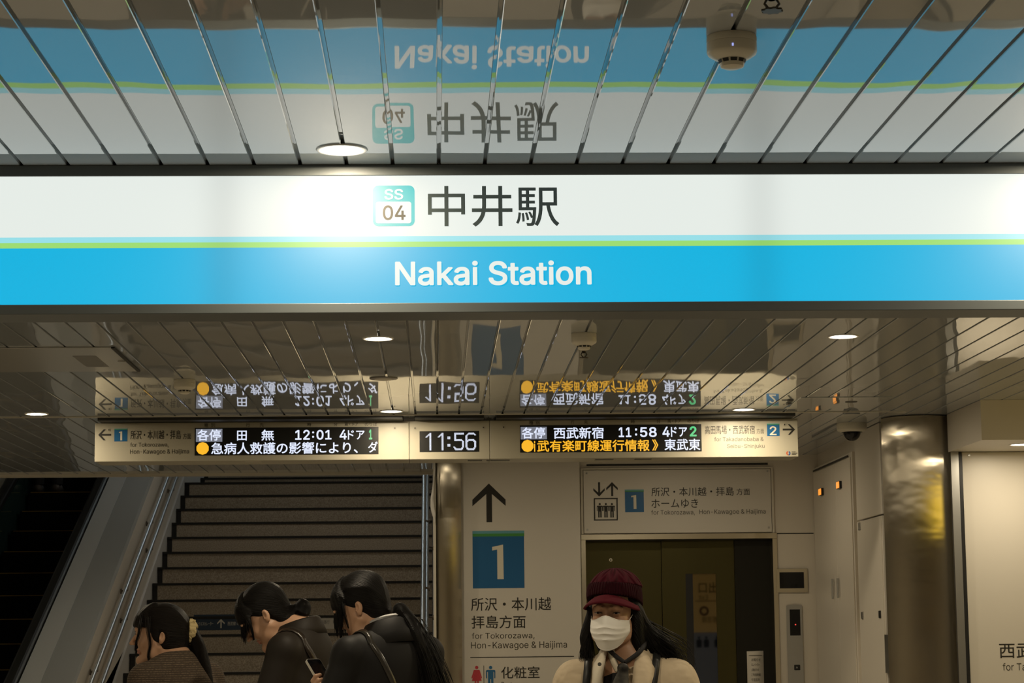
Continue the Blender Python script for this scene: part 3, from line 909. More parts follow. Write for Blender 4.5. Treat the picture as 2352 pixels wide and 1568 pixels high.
# ================================================================ white sign at the right edge
WY = 10.90
ws = thing('direction_sign', 'large white wall panel at the right edge, black lettering cut by the frame', 'sign', (3.3, WY, 0))
MB().box(2.672, 3.95, WY, WY + 0.018, 0.02, BZ - 0.004).build('panel', M_PANEL, ws)
MB().box(2.652, 2.668, WY - 0.012, WY + 0.018, 0.0, BZ - 0.002).build('edge_seal', M_BLACK, ws)
MB().box(2.612, 2.651, WY - 0.010, WY + 0.018, 0.0, BZ - 0.002).build('edge_trim', M_ALU, ws)
put_text(MB(), '西武新宿方面', (2295, 1474, 2295 + 6 * 39.5, 1510), WY - 0.001, 0.004).build('kanji_lettering', M_PRINT, ws)
put_text(MB(), 'for Takadanobaba', (2303, 1521.5, 2303 + 168, 1538.5), WY - 0.001).build('roman_lettering', M_PRINT2, ws)
c = at_y(2225.5, 1044.8, WY); MB().prism(disc_pts(c[0], c[2], 0.006, 14), WY - 0.003, WY).build('screw', M_ALU, ws)

# ================================================================ yellow exit signs of the concourse, seen mirrored in the steel and the lift window
M_EXIT = glow_mat('exit_yellow', lin(255, 214, 20), 3.2, 0.5)
M_EXITD = mat('exit_ink', (0.02, 0.018, 0.01), 0.5)
xs = thing('exit_sign', 'yellow backlit exit sign hanging to the right, mirrored in the steel column', 'sign', (4.9, 8.4, 2.1))
MB().box(4.86, 4.94, 7.6, 9.6, 2.10, 2.45).build('casing', M_BLACK, xs)
MB().box(4.850, 4.859, 7.62, 9.58, 2.12, 2.43).build('yellow_face', M_EXIT, xs)
MB().box(4.89, 4.91, 7.8, 7.82, 2.45, CEIL - 0.002).box(4.89, 4.91, 9.4, 9.42, 2.45, CEIL - 0.002).build('hanger', M_ALU, xs)
xp = thing('exit_pillar_sign', 'tall exit sign standing behind the viewpoint, mirrored in the lift window', 'sign', (3.42, 0.0, 0.0))
MB().box(3.02, 3.82, -0.25, 0.0, 0.0, CEIL - 0.01).build('pillar', M_PANEL, xp)
MB().box(3.06, 3.78, 0.0, 0.012, 1.485, 2.20).build('yellow_face', glow_mat('exit_yellow_dim', lin(255, 190, 70), 0.32, 0.5), xp)
MB().box(3.06, 3.78, 0.0, 0.012, 0.6, 1.48).build('grey_face', glow_mat('exit_grey', lin(190, 195, 205), 0.10, 0.5), xp)


def back_text(mbx, s, x0, z0, x1, z1, y, fat=0.0):
    v, f = text_mesh(s, fat)
    return mbx.add([(x1 - p[0] * (x1 - x0), y + p[2] * 0.0002, z0 + p[1] * (z1 - z0)) for p in v], f)


back_text(MB(), '出口', 3.248, 1.965, 3.485, 2.10, 0.0135, 0.01).build('kanji_lettering', M_EXITD, xp)
back_text(MB(), 'Exit', 3.245, 1.882, 3.36, 1.945, 0.0135).build('roman_lettering', M_EXITD, xp)
MB().box(3.20, 3.76, 0.0125, 0.0135, 1.862, 1.872).build('rule_line', M_EXITD, xp)
back_text(MB(), '都営線', 3.28, 1.60, 3.47, 1.68, 0.0135).build('kanji_lettering', M_EXITD, xp)
MB().prism([(3.310 + .060 * math.cos(a), 1.745 + .060 * math.sin(a)) for a in np.linspace(0, 2 * math.pi, 25)] + [(3.310 + .032 * math.cos(a), 1.745 + .032 * math.sin(a)) for a in np.linspace(2 * math.pi, 0, 25)], 0.0125, 0.0135).build('ring_mark', mat('ring_maroon', (0.12, 0.02, 0.03), 0.5), xp)
for k, fx in enumerate((3.24, 3.33, 3.46)):
    MB().prism([(fx - .03, 1.30), (fx + .03, 1.30), (fx + .035, 1.38), (fx + .02, 1.40), (fx - .02, 1.40), (fx - .035, 1.38)], 0.0125, 0.0135).prism(disc_pts(fx, 1.42, .016, 14), 0.0125, 0.0135).build('figure_symbol', mat('figure_navy', (0.01, 0.03, 0.08), 0.5), xp)

# ================================================================ elevator
M_DOOR = mat('bronze_door', (0.085, 0.075, 0.028), 0.30, 0.85, bump=((2, 2, 60), 0.08, 0.001))
M_DOOR2 = mat('dark_door', (0.020, 0.019, 0.014), 0.35, 0.6)
M_BRASS = mat('door_frame_steel', (0.66, 0.60, 0.46), 0.22, 1.0)
M_PANE = mat('lift_window_glass', (0.004, 0.004, 0.004), 0.02, ior=1.9)
ev = thing('elevator', 'elevator with dark bronze doors, narrow window and bright steel door frame', 'elevator', (1.5, EY, 0))
MB().box(DX0 - 0.029, DX1 + 0.029, EY - 0.012, EY + 0.16, DZ, DZ + 0.034).build('door_header', M_BRASS, ev, bevel=0.002)
MB().box(DX0 - 0.029, DX0, EY - 0.010, EY + 0.16, 0.0, DZ).build('door_jamb', M_BRASS, ev, bevel=0.002)
MB().box(DX1, DX1 + 0.029, EY - 0.010, EY + 0.16, 0.0, DZ).build('door_jamb', M_BRASS, ev, bevel=0.002)
DY = EY + 0.10
xa = at_y(1522, 1400, DY)[0]; xb = at_y(1689, 1400, DY)[0]
wa, wb = at_y(1576, 1400, DY)[0], at_y(1646, 1400, DY)[0]
wt = at_y(1610, 1317, DY)[2]; wz0 = 0.85
d1 = MB().box(DX0, xa - 0.002, DY + 0.02, DY + 0.05, 0, DZ).build('door_leaf', M_DOOR, ev)
c = at_y(1402.6, 1285.5, DY + 0.02)
mbk = MB().prism(disc_pts(c[0], c[2], 0.0105, 20), DY + 0.017, DY + 0.02)
o = mbk.build('release_keyhole', M_BRASS, d1)
MB().prism(disc_pts(c[0], c[2], 0.005, 14), DY + 0.0165, DY + 0.017).build('key_slot', M_DARK, o)
d2 = MB().box(xa, wa, DY, DY + 0.03, 0, DZ).box(wb, xb, DY, DY + 0.03, 0, DZ).box(wa, wb, DY, DY + 0.03, wt, DZ).box(wa, wb, DY, DY + 0.03, 0, wz0).build('door_leaf', M_DOOR, ev)
MB().box(wa, wb, DY + 0.006, DY + 0.012, wz0, wt).build('window_pane', M_PANE, d2)
MB().box(wa, wa + 0.045, DY + 0.002, DY + 0.0055, wz0, wt).build('window_gasket', M_BLACK, d2)
d3 = MB().box(xb + 0.001, DX1, DY - 0.02, DY + 0.05, 0, DZ).build('door_leaf', M_DOOR2, ev)
MB().box(DX0, DX1, EY + 0.0, EY + 0.16, DZ - 0.004, DZ).build('door_track', M_DARK, ev)
# paper notice
NYY = DY - 0.0215
X0, Z0, X1, Z1 = rect(1716.5, 1495, 1754.5, 1610, NYY)
nt_ = MB()
n = 8
vs = []
for i in range(n + 1):
    w = i / n
    vs += [(X0, NYY - 0.003 * math.sin(w * 5) * 0.5 - 0.002, Z1 + (Z0 - Z1) * w), (X1, NYY - 0.004 * math.sin(w * 4 + 1) * 0.5 - 0.002, Z1 + 0.002 + (Z0 - Z1) * w)]
nt_.add(vs, [(2 * i, 2 * i + 2, 2 * i + 3, 2 * i + 1) for i in range(n)])
no = nt_.build('notice', mat('paper', (0.62, 0.58, 0.50), 0.7), None, True)
no.modifiers.new('thickness', 'SOLIDIFY').thickness = 0.0006
tag(no, 'white paper notice with rows of small print taped on the dark lift door', 'notice')
b = MB()
YN = NYY - 0.006
put_rect(b, (1720, 1504, 1750, 1505.2), YN)
for k, s in enumerate(('お知らせ', 'エレベーター', '点検のため', 'ご利用時間', '午前五時', '終電まで')):
    put_text(b, s, (1726, 1511 + k * 11.5, 1747 - (k % 3) * 2, 1518 + k * 11.5), YN)
b.build('lettering', M_PRINT2, no)
no.children[0].location = (0, 0, 0)

# lift indicator and call plate
WQ = EY - 0.001
iv = thing('floor_indicator', 'small black display in a steel frame right of the elevator door', 'display', (at_y(1818, 1332, EY)[0], EY, 1.9))
X0, Z0, X1, Z1 = rect(1782.8, 1305.6, 1854.5, 1359.8, EY)
MB().box(X0, X1, EY - 0.014, WQ, Z0, Z1).build('frame', M_BRASS, iv, bevel=0.002)
b = MB(); put_rect(b, (1790.7, 1313.6, 1846.8, 1350.7), EY - 0.0155, 0.001); b.build('screen', M_BLACKGLASS, iv)
cp = thing('call_plate', 'tall steel elevator call plate with black display and red dot', 'call panel', (at_y(1826, 1450, EY)[0], EY, 1.3))
X0, Z0, X1, Z1 = rect(1809, 1387.7, 1845, 1650, EY)
arc = [(X0, Z0), (X1, Z0), (X1, Z1 - 0.008)] + [((X0 + X1) / 2 + (X1 - X0) / 2 * math.cos(a), Z1 - 0.008 + 0.008 * math.sin(a)) for a in np.linspace(0.3, math.pi - .3, 8)] + [(X0, Z1 - 0.008)]
MB().prism(arc, EY - 0.012, WQ).build('plate', M_ALU, cp, bevel=0.0015)
b = MB(); put_rect(b, (1814.3, 1399, 1838.3, 1459), EY - 0.0135, 0.001); o = b.build('screen', M_BLACKGLASS, cp)
c = at_y(1826.4, 1434, EY); MB().prism(disc_pts(c[0], c[2], 0.004, 10), EY - 0.0143, EY - 0.0138).build('red_light', glow_mat('red_dot', lin(255, 60, 50), 1.2, 0.2), o)
X0, Z0, X1, Z1 = rect(1823.5, 1526, 1837, 1538.5, EY)
o = MB().prism(round_rect(X0, Z0, X1, Z1, 0.004), EY - 0.018, EY - 0.012).build('call_button', M_BLACK, cp)
b = MB(); put_poly(b, [(0.5, 1), (0, 0), (1, 0)], (1828.3, 1529.5, 1832.5, 1534), EY - 0.0186, 0.0004); b.build('button_arrow', M_ALU, o)

# ================================================================ cabinets on the side wall
CXF = 2.33
M_CAB = mat('cabinet_paint', (0.66, 0.61, 0.52), 0.32)
M_ORANGE = glow_mat('orange_lamp', lin(255, 150, 30), 1.0, 0.4)


def xs_(px, py): return at_x(px, py, CXF)


ca = thing('cabinet', 'tall cream wall cabinet with two orange lamps and twin slim handles', 'cabinet', (2.35, 12.6, 0))
ya = xs_(1872, 1250)[1]; yb = xs_(1958, 1250)[1]; zt = xs_(1910, 1068)[2]
MB().box(CXF + 0.006, 2.369, yb - 0.03, ya + 0.03, 0.05, zt + 0.03).build('body', M_CAB, ca, bevel=0.002)
ym = xs_(1922, 1250)[1]
for (p, q, nm) in ((yb, ym - 0.002, 0), (ym + 0.002, ya, 1)):
    dr = MB().box(CXF, CXF + 0.0055, p, q, 0.07, zt).build('door', M_CAB, ca, bevel=0.0015)
    hx, hy0, hy1 = ((1928.4, 1327, 1373), (1916.2, 1329, 1375))[nm]
    a, bq = xs_(hx, hy0), xs_(hx, hy1)
    MB().tube([(CXF - 0.012, a[1], bq[2]), (CXF - 0.012, a[1], a[2])], 0.006, 10).build('handle', M_ALU, dr, True)
    lx, ly = ((1930.5, 1113.5), (1889, 1129.4))[nm]
    c = xs_(lx, ly)
    lm = MB().box(CXF - 0.015, CXF, c[1] - 0.043, c[1] + 0.043, c[2] - 0.021, c[2] + 0.021).build('lamp_housing', M_BLACK, dr)
    MB().box(CXF - 0.0185, CXF - 0.0152, c[1] - 0.040, c[1] + 0.040, c[2] - 0.018, c[2] + 0.018).build('orange_lens', M_ORANGE, lm)
MB().box(CXF - 0.004, CXF - 0.0005, yb + 0.05, ya - 0.02, zt + 0.006, zt + 0.016).build('top_slot', M_DARK, ca)
ca2 = thing('cabinet', 'cream wall cabinet with hinges and keyholes, half hidden by the steel column', 'cabinet', (2.35, 11.5, 0))
y1_, y0_ = xs_(1970, 1300)[1], 11.29
MB().box(CXF + 0.004, 2.369, y0_, y1_, 0.05, 2.061).build('body', M_CAB, ca2, bevel=0.002)
MB().box(CXF + 0.004, 2.369, y0_, y1_, 2.069, CEIL - 0.003).build('upper_panel', M_CAB, ca2, bevel=0.002)
MB().box(CXF, CXF + 0.0035, y0_ + 0.02, y1_ - 0.012, 0.07, 2.055).build('door', M_CAB, ca2, bevel=0.001)
for px, py0, py1, nm in ((1974.5, 1200, 1217, 'hinge'), (1981.5, 1405, 1421, 'hinge'), (2021.5, 1402, 1419, 'keyhole')):
    a, bq = xs_(px, py0), xs_(px, py1)
    MB().box(CXF - 0.005, CXF - 0.0003, a[1] - 0.022, a[1] + 0.022, bq[2], a[2]).build(nm, M_ALU if nm == 'hinge' else M_BLACK, ca2)
a, bq = xs_(2037, 1457), xs_(2037, 1545)
MB().box(CXF - 0.004, CXF - 0.0003, a[1] - 0.05, a[1] + 0.045, bq[2], a[2]).build('name_plate', M_ALU, ca2)
c = at_x(1877, 1511, 2.365)
sw = MB().box(2.354, 2.369, c[1] - 0.05, c[1] + 0.06, c[2] - 0.04, c[2] + 0.035).build('switch_plate', M_ALU, None, bevel=0.002)
tag(sw, 'small grey switch plate low on the side wall beside the call plate', 'switch plate')
MB().box(2.3515, 2.3545, c[1] - 0.02, c[1] + 0.03, c[2] - 0.015, c[2] + 0.012).build('rocker', M_CAB, sw).location = (0, 0, 0)

# ================================================================ ceiling fittings
M_DET = mat('detector_plastic', (0.72, 0.68, 0.56), 0.35)


def detector(x, y, label, group=None):
    t = thing('smoke_detector', label, 'smoke detector', (x, y, CEIL), group=group)
    k = 0.0465
    MB().lathe([(k * .98, -0.0002), (k, -0.003), (k, -0.013), (k * .985, -0.0138), (k, -0.0146), (k, -0.030), (k * .96, -0.0345), (k * .72, -0.042), (k * .55, -0.045), (k * .52, -0.046)], (x, y, CEIL), 40).build('housing', M_DET, t, True)
    sl = MB()
    for i in range(10):
        a = 2 * math.pi * (i + .5) / 10
        pts = []
        for (r, z) in ((k * .56, -0.0455), (k * .50, -0.0515)):
            for da in (-.24, .24):
                pts.append((x + r * 1.02 * math.cos(a + da), y + r * 1.02 * math.sin(a + da), CEIL + z))
        sl.add(pts, [(0, 1, 3, 2)])
    MB().lathe([(k * .54, -0.0455), (k * .49, -0.052), (0, -0.052)], (x, y, CEIL), 40).build('sensor_ring', M_DET, t, True)
    o = sl.build('vent_slots', M_DARK, t)
    MB().lathe([(k * .50, -0.0515), (k * .46, -0.058), (k * .30, -0.061), (0.0, -0.062)], (x, y, CEIL), 40).build('cap', M_DET, t, True)
    return t


c = at_z(1680, 84, CEIL)
dt1 = detector(c[0], c[1], 'large white smoke detector on the front ceiling, upper right of the name sign')
M_IND = glow_mat('indicator_blue', lin(170, 180, 255), 0.9, 0.3)
MB().box(c[0] - 0.006, c[0] - 0.003, c[1] - 0.0472, c[1] - 0.0465, CEIL - 0.030, CEIL - 0.025).build('indicator_light', M_IND, dt1)
c = at_z(1341, 766, CEIL)
detector(c[0], c[1], 'smoke detector on the rear ceiling, just under the bottom edge of the name sign')
c = at_z(424, 872, CEIL)
detector(c[0], c[1], 'small smoke detector on the rear ceiling at left, above the left departure board')

M_SPR = mat('sprinkler_metal', (0.10, 0.09, 0.075), 0.4, 0.8)


def sprinkler(x, y, label, k=1.0):
    t = thing('sprinkler', label, 'sprinkler', (x, y, CEIL))
    MB().lathe([(0.017 * k, -0.0003), (0.017 * k, -0.003), (0.008 * k, -0.005), (0.008 * k, -0.016), (0.005 * k, -0.018)], (x, y, CEIL), 20).build('fitting', M_SPR, t, True)
    MB().tube([(x - .007 * k, y, CEIL - .016), (x - .011 * k, y, CEIL - .024), (x - .004 * k, y, CEIL - .034)], .0022 * k, 8).tube([(x + .007 * k, y, CEIL - .016), (x + .011 * k, y, CEIL - .024), (x + .004 * k, y, CEIL - .034)], .0022 * k, 8).build('frame_arms', M_SPR, t, True)
    m_ = MB()
    pr = []
    for i in range(32):
        r = (.0165 if i % 4 < 2 else .0135) * k
        pr.append((x + r * math.cos(2 * math.pi * i / 32), y + r * math.sin(2 * math.pi * i / 32)))
    m_.add([(p[0], p[1], CEIL - .034) for p in pr] + [(p[0], p[1], CEIL - .0375) for p in pr], [tuple(range(32)), tuple(reversed(range(32, 64)))] + [(i, 32 + i, 32 + (i + 1) % 32, (i + 1) % 32) for i in range(32)])
    m_.build('deflector', M_SPR, t)
    return t


c = at_z(1772, -22, CEIL)
sprinkler(c[0], c[1], 'dark sprinkler head at the top edge, just beside the large smoke detector', 1.15)
c = at_z(1341, 800, CEIL)
sprinkler(c[0], c[1], 'dark sprinkler head hanging just behind the rear smoke detector', 1.0)

# flat ring fitting
c = at_z(881, 868, CEIL)
rg = thing('ceiling_ring', 'flat round grey ring plate on the rear ceiling between two downlights', 'vent', (c[0], c[1], CEIL))
MB().lathe([(0.060, -0.0004), (0.060, -0.004), (0.040, -0.006)], (c[0], c[1], CEIL), 40).build('rim', mat('ring_grey', (0.28, 0.26, 0.23), 0.35), rg, True)
MB().lathe([(0.040, -0.0055), (0.030, -0.009), (0.0, -0.010)], (c[0], c[1], CEIL), 40).build('centre_cap', M_DET, rg, True)

# dome camera
c = at_z(1956, 972, CEIL)
dc = thing('dome_camera', 'white dome security camera with dark glass under the ceiling by the column', 'camera', (c[0], c[1], CEIL))
MB().lathe([(0.078, -0.0004), (0.080, -0.01), (0.079, -0.032), (0.074, -0.040), (0.056, -0.047)], (c[0], c[1], CEIL), 40).build('housing', M_DET, dc, True)
MB().lathe([(0.046 * math.cos(a) if a < 1.5 else 0.0, -0.046 - 0.048 * math.sin(a)) for a in np.linspace(0, math.pi / 2, 10)], (c[0], c[1], CEIL), 40).build('dome', M_BLACKGLASS, dc, True)

# access plates
M_PLATE = mat('access_plate_paint', (0.50, 0.49, 0.46), 0.16, ior=1.7)
pa, pb, pc = at_z(0, 798, CEIL), at_z(270, 796, CEIL), at_z(322, 850, CEIL)
hp = thing('access_plate', 'grey ceiling access plate at left with a faded sticker and latch', 'access panel', (-1.6, 8.5, CEIL))
MB().box(-2.1, pc[0], pb[1], pc[1], CEIL - 0.005, CEIL - 0.0005).build('plate', M_PLATE, hp, bevel=0.001)
MB().box(pc[0] - 0.012, pc[0] + 0.001, pb[1], pc[1], CEIL - 0.0065, CEIL - 0.0002).build('edge_shadow_gap', M_DARK, hp)
q = at_z(208, 826, CEIL)
MB().box(q[0] - 0.045, q[0] + 0.045, q[1] - 0.16, q[1] + 0.18, CEIL - 0.0058, CEIL - 0.0052).build('sticker', mat('sticker_grey', (0.22, 0.22, 0.21), 0.6), hp)
q = at_z(280, 826, CEIL)
MB().lathe([(0.016, -0.005), (0.016, -0.008), (0, -0.009)], (q[0], q[1], CEIL), 24).build('latch', M_ALU, hp, True)
q0, q1, q2 = at_z(1840, 912, CEIL), at_z(2035, 908, CEIL), at_z(1795, 938, CEIL)
hq = thing('access_plate', 'flush ceiling access plate near the column with two keyhole slots', 'access panel', (1.9, 10.3, CEIL))
MB().box(q0[0], q1[0] + 0.04, q2[1], q0[1], CEIL - 0.003, CEIL - 0.0005).build('plate', M_CEIL, hq, bevel=0.001)
for px, py in ((1812, 926), (1815, 919)):
    q = at_z(px, py, CEIL); MB().box(q[0] - 0.012, q[0] + 0.012, q[1] - 0.03, q[1] + 0.03, CEIL - 0.0045, CEIL - 0.003).build('latch', M_PRINT2, hq)
q = at_z(1955, 921, CEIL); MB().lathe([(0.03, -0.003), (0.028, -0.005), (0, -0.005)], (q[0], q[1], CEIL), 20).build('latch', M_PRINT2, hq, True)

# torn strip of plastic hanging beside the middle column
pts = [(0, 1058, 5), (1, 1080, 4), (-1, 1100, 3), (-2, 1120, 4), (-4, 1145, 8), (-4, 1165, 9), (-1, 1180, 8), (1, 1192, 4), (2, 1200, 1.2)]
vs, fs = [], []
for i, (dx, py, w) in enumerate(pts):
    a = at_y(997 + dx - w / 2, py, 13.19); b2 = at_y(997 + dx + w / 2, py, 13.19)
    tw = math.sin(i * 1.3) * 0.006
    vs += [(a[0], a[1] + tw, a[2]), (b2[0], b2[1] - tw, b2[2])]
fs = [(2 * i, 2 * i + 2, 2 * i + 3, 2 * i + 1) for i in range(len(pts) - 1)]
ps = MB().add(vs, fs).build('plastic_strip', mat('plastic_film', (0.72, 0.70, 0.66), 0.25), None, True)
md = ps.modifiers.new('thickness', 'SOLIDIFY'); md.thickness = 0.0012
tag(ps, 'thin twisted white plastic strip hanging beside the middle steel pillar', 'plastic strip')

# ================================================================ people: smooth-blended volumes turned into one continuous skin
import openvdb


class Field:
    def __init__(self, lo, hi, h):
        self.h = h
        self.lo = np.array(lo, float)
        self.n = np.ceil((np.array(hi, float) - self.lo) / h).astype(int) + 1
        self.a = np.full(self.n, 1e3, np.float32)

    def sub(self, lo, hi, pad):
        i0 = np.maximum(np.floor((np.array(lo) - pad - self.lo) / self.h).astype(int), 0)
        i1 = np.minimum(np.ceil((np.array(hi) + pad - self.lo) / self.h).astype(int) + 1, self.n)
        if (i1 <= i0).any(): return None, None
        g = np.meshgrid(*[self.lo[k] + self.h * np.arange(i0[k], i1[k]) for k in range(3)], indexing='ij')
        return tuple(slice(i0[k], i1[k]) for k in range(3)), np.stack(g, -1).astype(np.float32)

    def merge(self, s, d, k, mode):
        a = self.a[s]
        if mode == 'add':
            h = np.clip(0.5 + 0.5 * (a - d) / k, 0, 1)
            r = a + (d - a) * h - k * h * (1 - h)
            r = np.where(a > 900, d, r)
        elif mode == 'cut':
            h = np.clip(0.5 - 0.5 * (a + d) / k, 0, 1)
            r = a + (-d - a) * h + k * h * (1 - h)
        self.a[s] = r

    def ell(self, c, r, rot=None, k=0.02, mode='add'):
        c = np.array(c, np.float32); r = np.array(r, np.float32); R = float(r.max())
        s, p = self.sub(c - R, c + R, 2.2 * k + 3 * self.h)
        if s is None: return self
        q = p - c
        if rot is not None: q = q @ np.array(rot, np.float32)
        k0 = np.linalg.norm(q / r, axis=-1); k1 = np.linalg.norm(q / (r * r), axis=-1) + 1e-9
        self.merge(s, k0 * (k0 - 1) / k1, k, mode)
        return self

    def cap(self, a, b, ra, rb=None, k=0.02, mode='add', flat=None):
        """tapered limb from a to b; flat=(axis, factor) squeezes it along an axis"""
        rb = ra if rb is None else rb
        a = np.array(a, np.float32); b = np.array(b, np.float32); R = max(ra, rb)
        s, p = self.sub(np.minimum(a, b) - R, np.maximum(a, b) + R, 2.2 * k + 3 * self.h)
        if s is None: return self
        ab = b - a
        t = np.clip(((p - a) @ ab) / max(float(ab @ ab), 1e-9), 0, 1)
        q = p - (a + t[..., None] * ab)
        if flat is not None:
            ax = np.array(flat[0], np.float32); f = flat[1]
            q = q + (q @ ax)[..., None] * ax * (1 / f - 1)
            d = (np.linalg.norm(q, axis=-1) - (ra + (rb - ra) * t)) * f
        else:
            d = np.linalg.norm(q, axis=-1) - (ra + (rb - ra) * t)
        self.merge(s, d, k, mode)
        return self

    def path(self, pts, rs, k=0.015, mode='add', flat=None):
        for i in range(len(pts) - 1):
            self.cap(pts[i], pts[i + 1], rs[i], rs[i + 1], k, mode, flat)
        return self

    def plane_cut(self, point, normal):
        """keeps the side the normal points away from"""
        g = np.meshgrid(*[self.lo[k] + self.h * np.arange(self.n[k]) for k in range(3)], indexing='ij')
        nrm = np.array(normal, float); nrm /= np.linalg.norm(nrm)
        d = sum((g[k] - point[k]) * nrm[k] for k in range(3))
        self.a = np.maximum(self.a, d.astype(np.float32))
        return self

    def points(self):
        g = np.meshgrid(*[self.lo[k] + self.h * np.arange(self.n[k]) for k in range(3)], indexing='ij')
        return np.stack(g, -1).astype(np.float32)

    def mesh(self, name, material, parent=None, smooth=2):
        a = np.clip(self.a, -3 * self.h, 3 * self.h)
        a[[0, -1]] = 3 * self.h; a[:, [0, -1]] = 3 * self.h; a[:, :, [0, -1]] = 3 * self.h
        g = openvdb.FloatGrid(float(3 * self.h))
        g.copyFromArray(np.ascontiguousarray(a, dtype=np.float32))
        pts, quads = g.convertToQuads(isovalue=0.0)
        pts = np.array(pts) * self.h + self.lo
        quads = np.array(quads)
        # keep the faces turned outwards
        p0, p1, p2 = pts[quads[:, 0]], pts[quads[:, 1]], pts[quads[:, 2]]
        vol = np.einsum('ij,ij->i', p0, np.cross(p1, p2)).sum() + np.einsum('ij,ij->i', p0, np.cross(p2, pts[quads[:, 3]])).sum()
        if vol < 0: quads = quads[:, ::-1]
        me = bpy.data.meshes.new(name)
        me.from_pydata(pts.tolist(), [], quads.tolist())
        me.materials.append(material)
        me.shade_smooth()
        o = bpy.data.objects.new(name, me); COL.objects.link(o)
        if parent: o.parent = parent
        if smooth:
            sm = o.modifiers.new('soften', 'SMOOTH'); sm.iterations = smooth; sm.factor = 0.5
        return o


def rot_xyz(pitch=0.0, yaw=0.0, roll=0.0):
    """head turn: nod about x, then roll about y, then turn about z (degrees)"""
    a, b, c = (math.radians(v) for v in (pitch, roll, yaw))
    X = np.array([[1, 0, 0], [0, math.cos(a), -math.sin(a)], [0, math.sin(a), math.cos(a)]])
    Y = np.array([[math.cos(b), 0, math.sin(b)], [0, 1, 0], [-math.sin(b), 0, math.cos(b)]])
    Z = np.array([[math.cos(c), -math.sin(c), 0], [math.sin(c), math.cos(c), 0], [0, 0, 1]])
    return Z @ Y @ X

M_SKIN = mat('skin', (0.50, 0.29, 0.18), 0.45)
M_LIP = mat('lips', (0.40, 0.17, 0.125), 0.45)
M_EYEW = mat('eye_white', (0.30, 0.26, 0.22), 0.3)
M_IRIS = mat('iris', (0.012, 0.008, 0.006), 0.15)
M_BROW = mat('eyebrow_hair', (0.035, 0.022, 0.015), 0.7)


def hair_material(name, c1, c2, rough=0.45):
    mt = mat(name, c1, rough, spec=0.20)
    nt = mt.node_tree; b = nt.nodes['Principled BSDF']
    at = nt.nodes.new('ShaderNodeAttribute'); at.attribute_name = 'flow'
    mp = nt.nodes.new('ShaderNodeMapping'); mp.inputs['Scale'].default_value = (34, 4, 4)
    nz = nt.nodes.new('ShaderNodeTexNoise'); nz.inputs['Scale'].default_value = 1; nz.inputs['Detail'].default_value = 4
    cr = nt.nodes.new('ShaderNodeValToRGB')
    cr.color_ramp.elements[0].position = .3; cr.color_ramp.elements[0].color = (*c1, 1)
    cr.color_ramp.elements[1].position = .75; cr.color_ramp.elements[1].color = (*c2, 1)
    bp = nt.nodes.new('ShaderNodeBump'); bp.inputs['Strength'].default_value = 0.9; bp.inputs['Distance'].default_value = 0.007
    nt.links.new(at.outputs['Vector'], mp.inputs['Vector']); nt.links.new(mp.outputs[0], nz.inputs['Vector'])
    nt.links.new(nz.outputs['Fac'], cr.inputs['Fac']); nt.links.new(cr.outputs[0], b.inputs['Base Color'])
    nt.links.new(nz.outputs['Fac'], bp.inputs['Height']); nt.links.new(bp.outputs[0], b.inputs['Normal'])
    return mt


M_HAIR = hair_material('black_hair', (0.0022, 0.002, 0.0018), (0.008, 0.0065, 0.0055))
M_HAIRB = hair_material('dark_brown_hair', (0.003, 0.0022, 0.0017), (0.012, 0.0078, 0.0055))


def cloth(name, c, rough=0.8, scale=140, depth=0.002):
    return mat(name, c, rough, bump=(scale, 0.5, depth))


